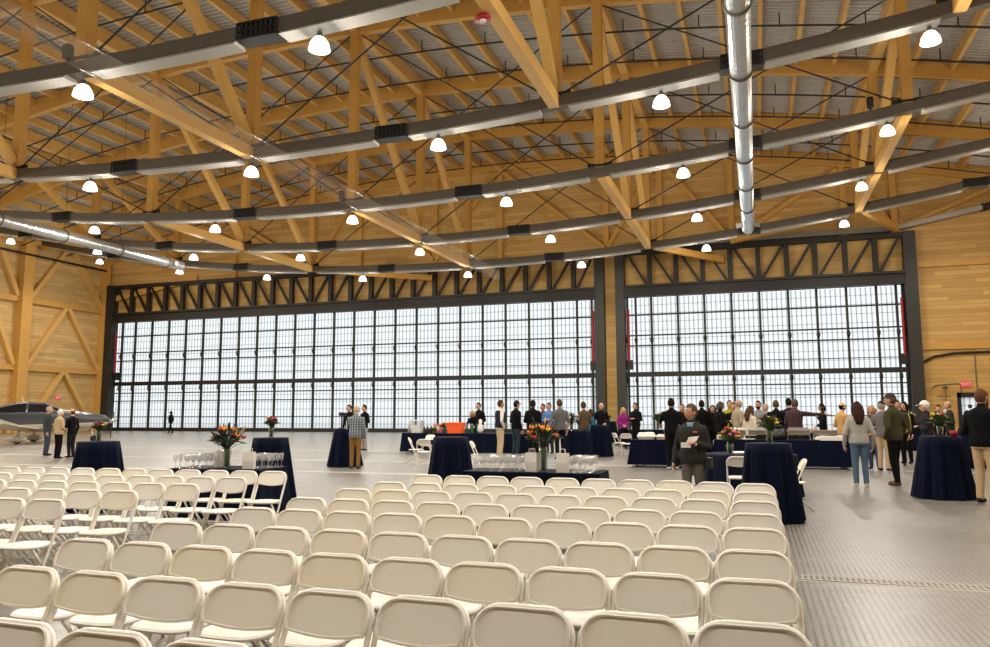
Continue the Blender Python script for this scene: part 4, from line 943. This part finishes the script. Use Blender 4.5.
    if style in ('long','bob'):
        L = .36 if style == 'long' else .17
        rr = []
        for i in range(7):
            t = i/6; w = .088*(1+.28*sin(PI*min(1,t*1.1))-.35*t**3); dd = .062*(1-.45*t)
            rr.append([(w*cos(a), -.05-(.10 if style == 'long' else .03)*math.sin(min(1, t*1.25)*PI/2)+dd*sin(a)*(.6 if sin(a) > 0 else 1), .055-L*t) for a in lin(0, 2*PI, 14)[:-1]])
        hb.loft([put(r) for r in rr])
        for sx in (-1, 1):
            q = MB(); q.tube([(sx*.05,.055,.085),(sx*.080,.03,.02),(sx*.086,.0,-.07),(sx*.08,-.02,-.07-L*.45)], [.018,.026,.028,.016], 8); hb.add(put(q.v), q.f)
    if style == 'bun': 
        shell(1.07, lambda c: c.z > .055 or (c.y < .03 and c.z > -.02), (0,-.006,.004)); q = MB(); q.ball((0,-.11,.05), .045, 10, 8); hb.add(put(q.v), q.f)
    if hb.v: hb.build('hair', hm, o, True)
    if cap:
        cm = cloth(cap); cb = MB(); keep = [f for f in hf if (sum((hv[q].z for q in f))/len(f)) > .040]
        cb.add(put([v*1.16+Vector((0,0,.004)) for v in hv]), keep)
        br = [(.072*math.sin(a), .075+.10*math.cos(a)*(1), .050-.02*math.cos(a)) for a in lin(-PI/2*.95, PI/2*.95, 10)]
        top_ = br; bot = [(p[0], p[1], p[2]-.008) for p in br]; cb.add(put(top_+bot), [tuple(range(11)), tuple(range(21, 10, -1))]+[(i, i+1, i+12, i+11) for i in range(10)]+[(0, 10, 21, 11)])
        cb.build('cap', cm, o, True)
    if vest:
        vb = MB(); kk = 1.10
        for sx in (0,):
            vr = []
            for z, rx, ry, yo in rings[1:8]:
                vr.append([ln((rx*bulk*kk*cos(a)*s*(.96 if z > 1.3 else 1), (yo+ry*bulk*kk*sin(a))*s, z*s)) for a in lin(0, 2*PI, 24)[:-1]])
            vb.loft(vr, None, False); vr2 = [[v*.99+Vector((0,0,.0)) for v in r] for r in vr]; vb.loft(vr2, None, False)
        vb.build('vest', cloth(vest), o, True)
    if extra: extra(o, s)
    return o
def pp(label, px, Y, face, heady, *a, H=None, **k):
    """stand a person at depth Y on the sight line of picture column px"""
    p = atY(px, 430, Y); h = H or min(1.93, max(1.56, atY(px, heady, Y).z))
    return person(label, p.x, Y, face, h, *a, **k)
BLK, JEAN, KHAKI, CHAR = (.0045,.0045,.005), (.055,.085,.14), (.42,.30,.17), (.018,.018,.02)
BROWN, BLOND, GREY, DARKH = (.06,.03,.015), (.50,.34,.15), (.30,.28,.26), (.012,.009,.008)
def y_of(px, fy): return gp(px, fy)[1]
# trio by the aircraft
pp('person in dark jacket and jeans standing at the left of the trio by the aircraft', 47.5, 22.0, -60, 406.5, (.035,.04,.045), (.04,.055,.075), GREY, 'short', arms=('front','down'))
pp('white-haired person in tan jacket seen from behind near the aircraft', 59, 20.6, -12, 409.5, (.42,.31,.18), BLK, (.65,.62,.56), 'short', arms=('front','front'), bulk=1.12)
pp('person in black jacket facing the tan jacket near the aircraft', 72, 21.2, 95, 409, BLK, (.012,.012,.015), BROWN, 'bald', arms=('fold','down'))
pp('silhouetted person walking past the left hangar door', 170.5, 50.5, 100, 410, BLK, BLK, DARKH, 'bob', step=.22, female=True, H=1.72, bulk=1.35, arms=('hold','loose'), hem=.6)
# camera group
C3y = 19.4
pp('bald person in blue check shirt and brown trousers seen from behind', 355.5, y_of(355, 469), 12, 405.5, (.2,.2,.2), (.21,.115,.030), (.45,.38,.3), 'bald', tmat=M['plaid_blue'], arms=('reach','down'), bulk=1.1, shoes=(.06,.03,.015), lean=.06)
pp('person in dark top half hidden behind the check shirt', 349, 27, 170, 405, BLK, BLK, DARKH, 'short')
pp('person in black with pale trousers right of the check shirt', 364.5, 28.5, 150, 405, BLK, (.3,.29,.27), DARKH, 'short', arms=('front','down'))
# drinks table group
pp('blond person in black leaning over the drinks table', 474, 28.8, 175, 407, BLK, BLK, BLOND, 'bob', female=True, H=1.62, lean=.22, arms=('reach','reach'))
pp('dark-haired person in black behind the blond one at the drinks table', 479, 30.0, 160, 403, BLK, BLK, DARKH, 'short', arms=('front','front'))
pp('person in navy vest over white sleeves and khaki trousers', 500, y_of(500, 457.5), -50, 399, (.60,.56,.50), (.50,.38,.25), BROWN, 'short', bulk=1.12, arms=('front','pocket'), vest=(.012,.018,.035), shoes=(.1,.06,.04))
pp('person in black jacket, cap and jeans beside the navy vest', 516, y_of(516, 456.5), -40, 401, BLK, (.03,.045,.065), DARKH, 'short', arms=('front','down'), cap=(.02,.02,.022), bulk=1.14, voxel=.02)
pp('broad person all in black seen from behind in the middle group', 533, y_of(534, 457), -5, 399, BLK, BLK, DARKH, 'short', arms=('front','hold'), bulk=1.2)
pp('red-faced person in dark clothes partly hidden in the middle group', 543.5, 29.0, 150, 404, (.04,.03,.03), BLK, BROWN, 'short', skin=(.5,.2,.13))
pp('person in bright blue shirt in the middle group', 549.5, 28.2, 165, 403, (.08,.17,.42), (.02,.03,.05), DARKH, 'short', arms=('fold','fold'))
pp('person in grey shirt and black trousers seen from behind', 560, y_of(560, 459.5), 35, 399.5, (.11,.11,.115), BLK, (.07,.045,.03), 'short', arms=('pocket','down'), bulk=1.12, short_sleeve=True)
pp('person in brown jacket and pale jeans at the cocktail table', 584, 26.9, 40, 402, (.095,.062,.038), (.30,.38,.46), BROWN, 'short', female=True, arms=('front','front'), hem=.80)
pp('person in teal jacket half hidden behind the brown jacket', 590.5, 27.8, -40, 406, (.025,.12,.20), (.03,.05,.09), BROWN, 'bob', female=True, H=1.62)
pp('person in black suit by the timber pillar', 601.5, 30.2, -150, 403, BLK, BLK, (.12,.09,.06), 'bald', arms=('front','down'))
pp('long-haired blond person in magenta top', 623.5, 32.6, -160, 404, (.22,.018,.16), BLK, BLOND, 'long', female=True, H=1.7, arms=('front','front'))
pp('person in black suit right of the magenta top', 636, 32.0, 150, 403, BLK, BLK, DARKH, 'short', arms=('fold','fold'), bulk=1.15)
pp('person in black tee and black trousers leaning at the white tray table', 672, 21.25, 15, 398.5, BLK, BLK, DARKH, 'short', arms=('reach','down'), short_sleeve=True, bulk=1.15, shoes=(.5,.48,.45), skin=(.48,.24,.15))
# walking person in the centre, nearest of all
def extras(o, s):
    (ex,ey,ez),(wx,wy,wz) = ARM['hold']
    w = Vector((-(.175+wx), wy, 1.375+wz))*s
    m = MB(); m.add([w+Vector(v)*s for v in ((.16,.03,-.01),(-.02,.07,.04),(-.06,.06,.12),(.10,.04,.10),(.16,.038,-.01),(-.02,.078,.04),(-.06,.068,.12),(.10,.048,.10))], [(0,1,2,3),(7,6,5,4),(0,4,5,1),(1,5,6,2),(2,6,7,3),(3,7,4,0)])
    m.box(tuple(w+Vector((.07,.05,-.06))*s), tuple(w+Vector((.22,.06,.02))*s)); m.build('papers', M['paper'], o)
    MB().box((-.125*s,.140*s,1.315*s),(-.06*s,.168*s,1.345*s)).build('chest_logo', cloth((.45,.12,.10)), o)
    MB().loft([[(-.05*s,.10*s,1.46*s),(.05*s,.10*s,1.46*s),(.05*s,.05*s,1.48*s),(-.05*s,.05*s,1.48*s)],[(-.006*s,.150*s,1.25*s),(.006*s,.150*s,1.25*s),(.006*s,.13*s,1.25*s),(-.006*s,.13*s,1.25*s)]]).build('shirt_front', cloth((.20,.28,.40)), o)
    MB().tube([(-.07*s,.06*s,1.44*s),(-.09*s,-.03*s,1.47*s),(0,-.075*s,1.49*s),(.09*s,-.03*s,1.47*s),(.07*s,.06*s,1.44*s)], .018*s, 8).build('collar', cloth((.030,.029,.026)), o, True)
    MB().box((-.29*s,-.08*s,.78*s),(-.20*s,.06*s,.94*s)).build('hip_bag', M['black'], o)
    MB().tube([(.19*s,.05*s,1.44*s),(.0,.135*s,1.2*s),(-.1*s,.13*s,1.0*s)], .006*s, 5).build('zip', M['bolt'], o)
pp('person in dark grey jacket holding white papers, walking beyond the chairs', 692, 11.5, 168, 407, (.030,.030,.027), (.115,.105,.095), (.10,.065,.04), 'bob' if False else 'short', female=True, H=1.61, arms=('hold','loose'), bulk=1.2, hem=.84, voxel=.014, look=R(-38), step=.08, collar=(.22,.30,.42), extra=extras)
# people behind the buffet
pp('person with reddish face behind the black tee', 683, 26.2, 165, 404.5, BLK, BLK, (.10,.06,.04), 'short')
pp('person in black jacket seen from behind at the buffet left end', 702.5, 26.0, 10, 400.5, BLK, BLK, DARKH, 'short', arms=('front','front'), bulk=1.15)
pp('dark-haired person with long hair between the black jackets at the buffet', 713.5, 26.8, 175, 405.5, BLK, BLK, BROWN, 'long', female=True)
pp('person in loose black coat bending to the buffet', 720.5, 25.5, -60, 402, BLK, BLK, (.06,.05,.05), 'bob', female=True, bulk=1.25, arms=('hold','hold'))
pp('person with yellow scarf behind the beige jacket', 730, 27.9, -150, 400.5, (.35,.26,.02), BLK, (.12,.09,.07), 'short')
pp('dark-haired person just left of the beige jacket', 734.5, 26.4, 170, 403, BLK, BLK, BROWN, 'short')
pp('grey-haired person in beige jacket at the buffet', 738.5, 25.0, -60, 399.5, (.33,.27,.19), (.25,.2,.14), GREY, 'bald', arms=('hold','hold'), bulk=1.12)
pp('brown-haired person in cream knit top at the buffet', 750.5, 24.1, -45, 402, (.60,.52,.40), CHAR, (.07,.035,.018), 'long', female=True, arms=('hold','hold'), bulk=1.1, H=1.68)
pp('dark-haired bearded person in grey top behind the buffet', 759.5, 26.2, 160, 401, (.22,.23,.24), CHAR, DARKH, 'beard', arms=('hold','hold'))
pp('short grey-haired person in pale shirt behind the buffet', 766.5, 27.0, -170, 404, (.48,.44,.38), CHAR, (.35,.32,.28), 'short', female=True)
pp('person in black suit jacket seen from behind at the buffet', 777, 24.9, 5, 400.5, BLK, BLK, (.10,.055,.03), 'short', arms=('hold','hold'), bulk=1.18)
pp('tall dark-haired person behind the maroon check shirt', 790, 26.0, 20, 398.5, (.03,.02,.03), BLK, DARKH, 'short')
pp('person in maroon check shirt pointing with an outstretched arm', 796, 24.5, -20, 399.5, (.06,.02,.03), CHAR, (.10,.06,.04), 'short', tmat=M['plaid_maroon'], arms=('front','point'), bulk=1.15)
pp('person in black with dark long hair by the pointing hand', 823.5, 28.5, 100, 404, BLK, (.3,.29,.28), DARKH, 'bob', female=True, arms=('up','front'))
pp('balding person in tan shirt and dark skirt right of the buffet', 842.5, 23.9, -60, 402.5, (.50,.30,.12), (.02,.022,.03), DARKH, 'bald', arms=('hold','up'), skin=(.55,.32,.2))
pp('long-haired person in pale grey sweater and jeans seen from behind', 858.5, y_of(860, 487), 3, 401, (.36,.34,.31), (.075,.12,.18), (.035,.016,.012), 'long', female=True, H=1.70, arms=('loose','loose'), bulk=1.14, voxel=.016, shoes=(.5,.42,.33), hem=.90)
pp('blond person in patterned dark top facing the grey sweater', 873, 22.8, 160, 405.5, (.08,.055,.035), (.05,.08,.15), (.40,.26,.12), 'bob', female=True, arms=('front','fold'))
pp('person in grey jacket and khakis half hidden behind the olive jacket', 882.5, 22.2, -30, 401.5, (.13,.125,.12), KHAKI, GREY, 'short', cap=(.02,.02,.02))
pp('person in olive jacket, dark cap and black trousers', 893.5, y_of(893, 485.5), 55, 394, (.045,.043,.020), BLK, (.10,.06,.04), 'short', cap=(.035,.034,.033), arms=('pocket','pocket'), bulk=1.18, voxel=.016, look=R(10), shoes=(.09,.055,.03), step=.05)
pp('person in dark top behind the olive jacket shoulder', 898.5, 24.5, 170, 400.5, (.05,.04,.03), BLK, BROWN, 'short')
pp('dark-haired person in black with yellow vest edge behind the olive jacket', 906, 25.5, 140, 402, BLK, BLK, DARKH, 'bob', female=True, vest=(.45,.42,.03))
pp('person in white cap and dark suit left of the right cocktail table', 927.5, 20.5, 75, 401.5, (.018,.018,.022), (.03,.03,.035), (.5,.48,.45), 'short', cap=(.75,.72,.66), arms=('fold','fold'), bulk=1.15)
pp('person in black far behind the right flowers', 940, 30.5, 170, 405.5, BLK, BLK, DARKH, 'short')
pp('person in dark green coat turned left beyond the right flowers', 950.5, 27.5, 90, 401.5, (.020,.026,.018), BLK, (.22,.13,.08), 'bald', arms=('hold','hold'))
pp('person in black fleece and tan trousers at the right edge', 982.5, y_of(984, 503.5), -40, 389.5, BLK, (.47,.33,.19), (.11,.05,.025), 'short', arms=('front','front'), bulk=1.2, voxel=.016, H=1.86)

# ------------------------------------------------------------------ aircraft
def aircraft():
    px, py = gp(34, 443)
    t = thing('light_aircraft', 'slate grey and cream light aircraft parked at the left side wall', 'aircraft', (px, py, 0), R(36))
    # nose towards +x; fuselage stations: x, half width, z bottom, z top
    st = [(3.55,.16,1.02,1.30),(3.3,.36,.86,1.46),(2.7,.50,.74,1.58),(1.9,.57,.66,1.66),(1.2,.61,.60,1.78),(.4,.63,.58,2.12),(-.5,.63,.60,2.18),(-1.4,.55,.70,2.02),(-2.3,.40,.88,1.78),(-3.4,.25,1.10,1.62),(-4.6,.13,1.28,1.56)]
    def sec(x, w, b, tp, z0=None, z1=None):
        c, h = (b+tp)/2, (tp-b)/2; out = []
        for a in lin(0, 2*PI, 60)[:-1]:
            yy = w*math.copysign(abs(cos(a))**.75, cos(a)); zz = c+h*math.copysign(abs(sin(a))**.8, sin(a)); 
            if zz > 1.62 : yy *= 1-.45*((zz-1.62)/.6)
            out.append((x, yy, zz))
        return out
    st2 = []
    for a, b in zip(st, st[1:]): st2 += [tuple(p+(q-p)*i/5 for p, q in zip(a, b)) for i in range(5)]
    m = MB(); m.loft([sec(*s) for s in st2+[st[-1]]]); o = m.build('fuselage', M['plane_body'], t, True)
    for sy in (-1, 1):
        for pts in ([(.95,1.66),(.35,2.02),(-.25,2.06),(-.25,1.62)],[(-.35,1.62),(-.35,2.06),(-.9,2.03),(-1.75,1.78),(-1.5,1.62)]):
            def wy(x, z): return sy*(.635-.045*abs(x))*(1-.45*max(0, (z-1.62)/.6))
            m = MB(); a = [(x, wy(x,z)+sy*.012, z) for x, z in pts]; b = [(x, wy(x,z)-sy*.03, z) for x, z in pts]; n = len(a)
            m.add(a+b, [tuple(range(n)), tuple(range(2*n-1, n-1, -1))]+[(i, (i+1)%n, n+(i+1)%n, n+i) for i in range(n)]).build('side_window', M['plane_glass'], t)
    m = MB(); m.loft([[(1.32,-.46,1.70),(1.32,.46,1.70),(1.25,.46,1.70),(1.25,-.46,1.70)],[(.45,-.40,2.08),(.45,.40,2.08),(.38,.36,2.12),(.38,-.36,2.12)]]).build('windscreen', M['plane_glass'], t)
    for sy in (-1, 1):
        ws = []
        for yy, ch, zz in ((.45,1.45,.72),(2.0,1.30,.80),(4.2,1.05,.93),(5.7,.80,1.05),(5.85,.6,1.10)):
            prof = [(.35*ch,0),(.2*ch,.07*ch),(-.1*ch,.075*ch),(-.65*ch,.01),(-.1*ch,-.05*ch),(.2*ch,-.045*ch)]
            ws.append([(x-.1, sy*yy, zz+z) for x, z in prof])
        MB().loft(ws).build('wing', M['plane_cream'], t, 'angle')
        g = [(-.35, sy*1.45, .72), (-.4, sy*1.6, .22)]
        l = MB().tube(g, [.07,.05], 8).build('main_gear', M['plane_cream'], t)
        MB().loft([[(-.4+x, sy*1.6+w*cos(a), .25+h*sin(a)) for a in lin(0,2*PI,10)[:-1]] for x, w, h in ((.45,.03,.04),(.25,.1,.15),(0,.12,.18),(-.35,.09,.12),(-.65,.02,.03))]).build('wheel_fairing', M['plane_cream'], l, True)
        MB().tube([(-.4, sy*1.6-.05, .19),(-.4, sy*1.6+.05, .19)], .19, 14).build('wheel', M['rubber'], l)
        hs = [[(x-4.5, sy*yy, 1.5+z) for x, z in ((.35,0),(.1,.04),(-.4,0),(.1,-.04))] for yy in (.05, 1.9)]
        MB().loft(hs).build('tailplane', M['plane_cream'], t)
    MB().loft([[(x, .045*k, z) for x, k, z in ((-3.6,0,1.55),(-4.2,1,1.55),(-5.0,0,1.55),(-4.2,-1,1.55))],[(x, .02*k, z) for x, k, z in ((-4.6,0,2.75),(-4.85,1,2.75),(-5.25,0,2.75),(-4.85,-1,2.75))]]).build('fin', M['plane_grey'], t)
    l = MB().tube([(2.65,0,.8),(2.85,0,.2)], [.05,.035], 8).build('nose_gear', M['silver'], t); MB().tube([(2.85,-.06,.19),(2.85,.06,.19)], .19, 14).build('wheel', M['rubber'], l)
    MB().loft([[(3.56+x, r*cos(a), 1.16+r*sin(a)) for a in lin(0,2*PI,14)[:-1]] for x, r in ((0,.17),(.15,.15),(.3,.09),(.38,.02))]).build('spinner', M['silver'], t, True)
    for k in range(3):
        a = R(-62+120*k); m = MB(); rr = []
        for r, w, tw in ((.1,.06,.9),(.35,.09,.7),(.7,.085,.45),(.95,.04,.35)):
            c = Vector((3.66, -r*sin(a), 1.16+r*cos(a))); u = Vector((0, cos(a), sin(a)))*cos(tw)+Vector((1,0,0))*sin(tw); v = Vector((1,0,0))*cos(tw)*.012
            rr.append([c+u*w, c+v, c-u*w, c-v])
        m.loft(rr).build('propeller_blade', M['black'], t)
    MB().tube([(-.6,0,2.15),(-.7,0,2.42)], .015, 6).build('antenna', M['white'], t)
aircraft()

# ------------------------------------------------------------------ light
w = bpy.data.worlds.new('overcast sky'); scn.world = w; w.use_nodes = True
bg = w.node_tree.nodes['Background']; bg.inputs[0].default_value = (.965,.985,1,1); bg.inputs[1].default_value = 1.36
scn.view_settings.view_transform = 'Standard'; scn.view_settings.look = 'None'; scn.view_settings.gamma = 1; scn.view_settings.exposure = 0
scn.view_settings.use_curve_mapping = False
scn.cycles.use_denoising = True
scn.cycles.max_bounces = 8; scn.cycles.diffuse_bounces = 5; scn.cycles.transparent_max_bounces = 24
scn.cycles.sample_clamp_indirect = 6
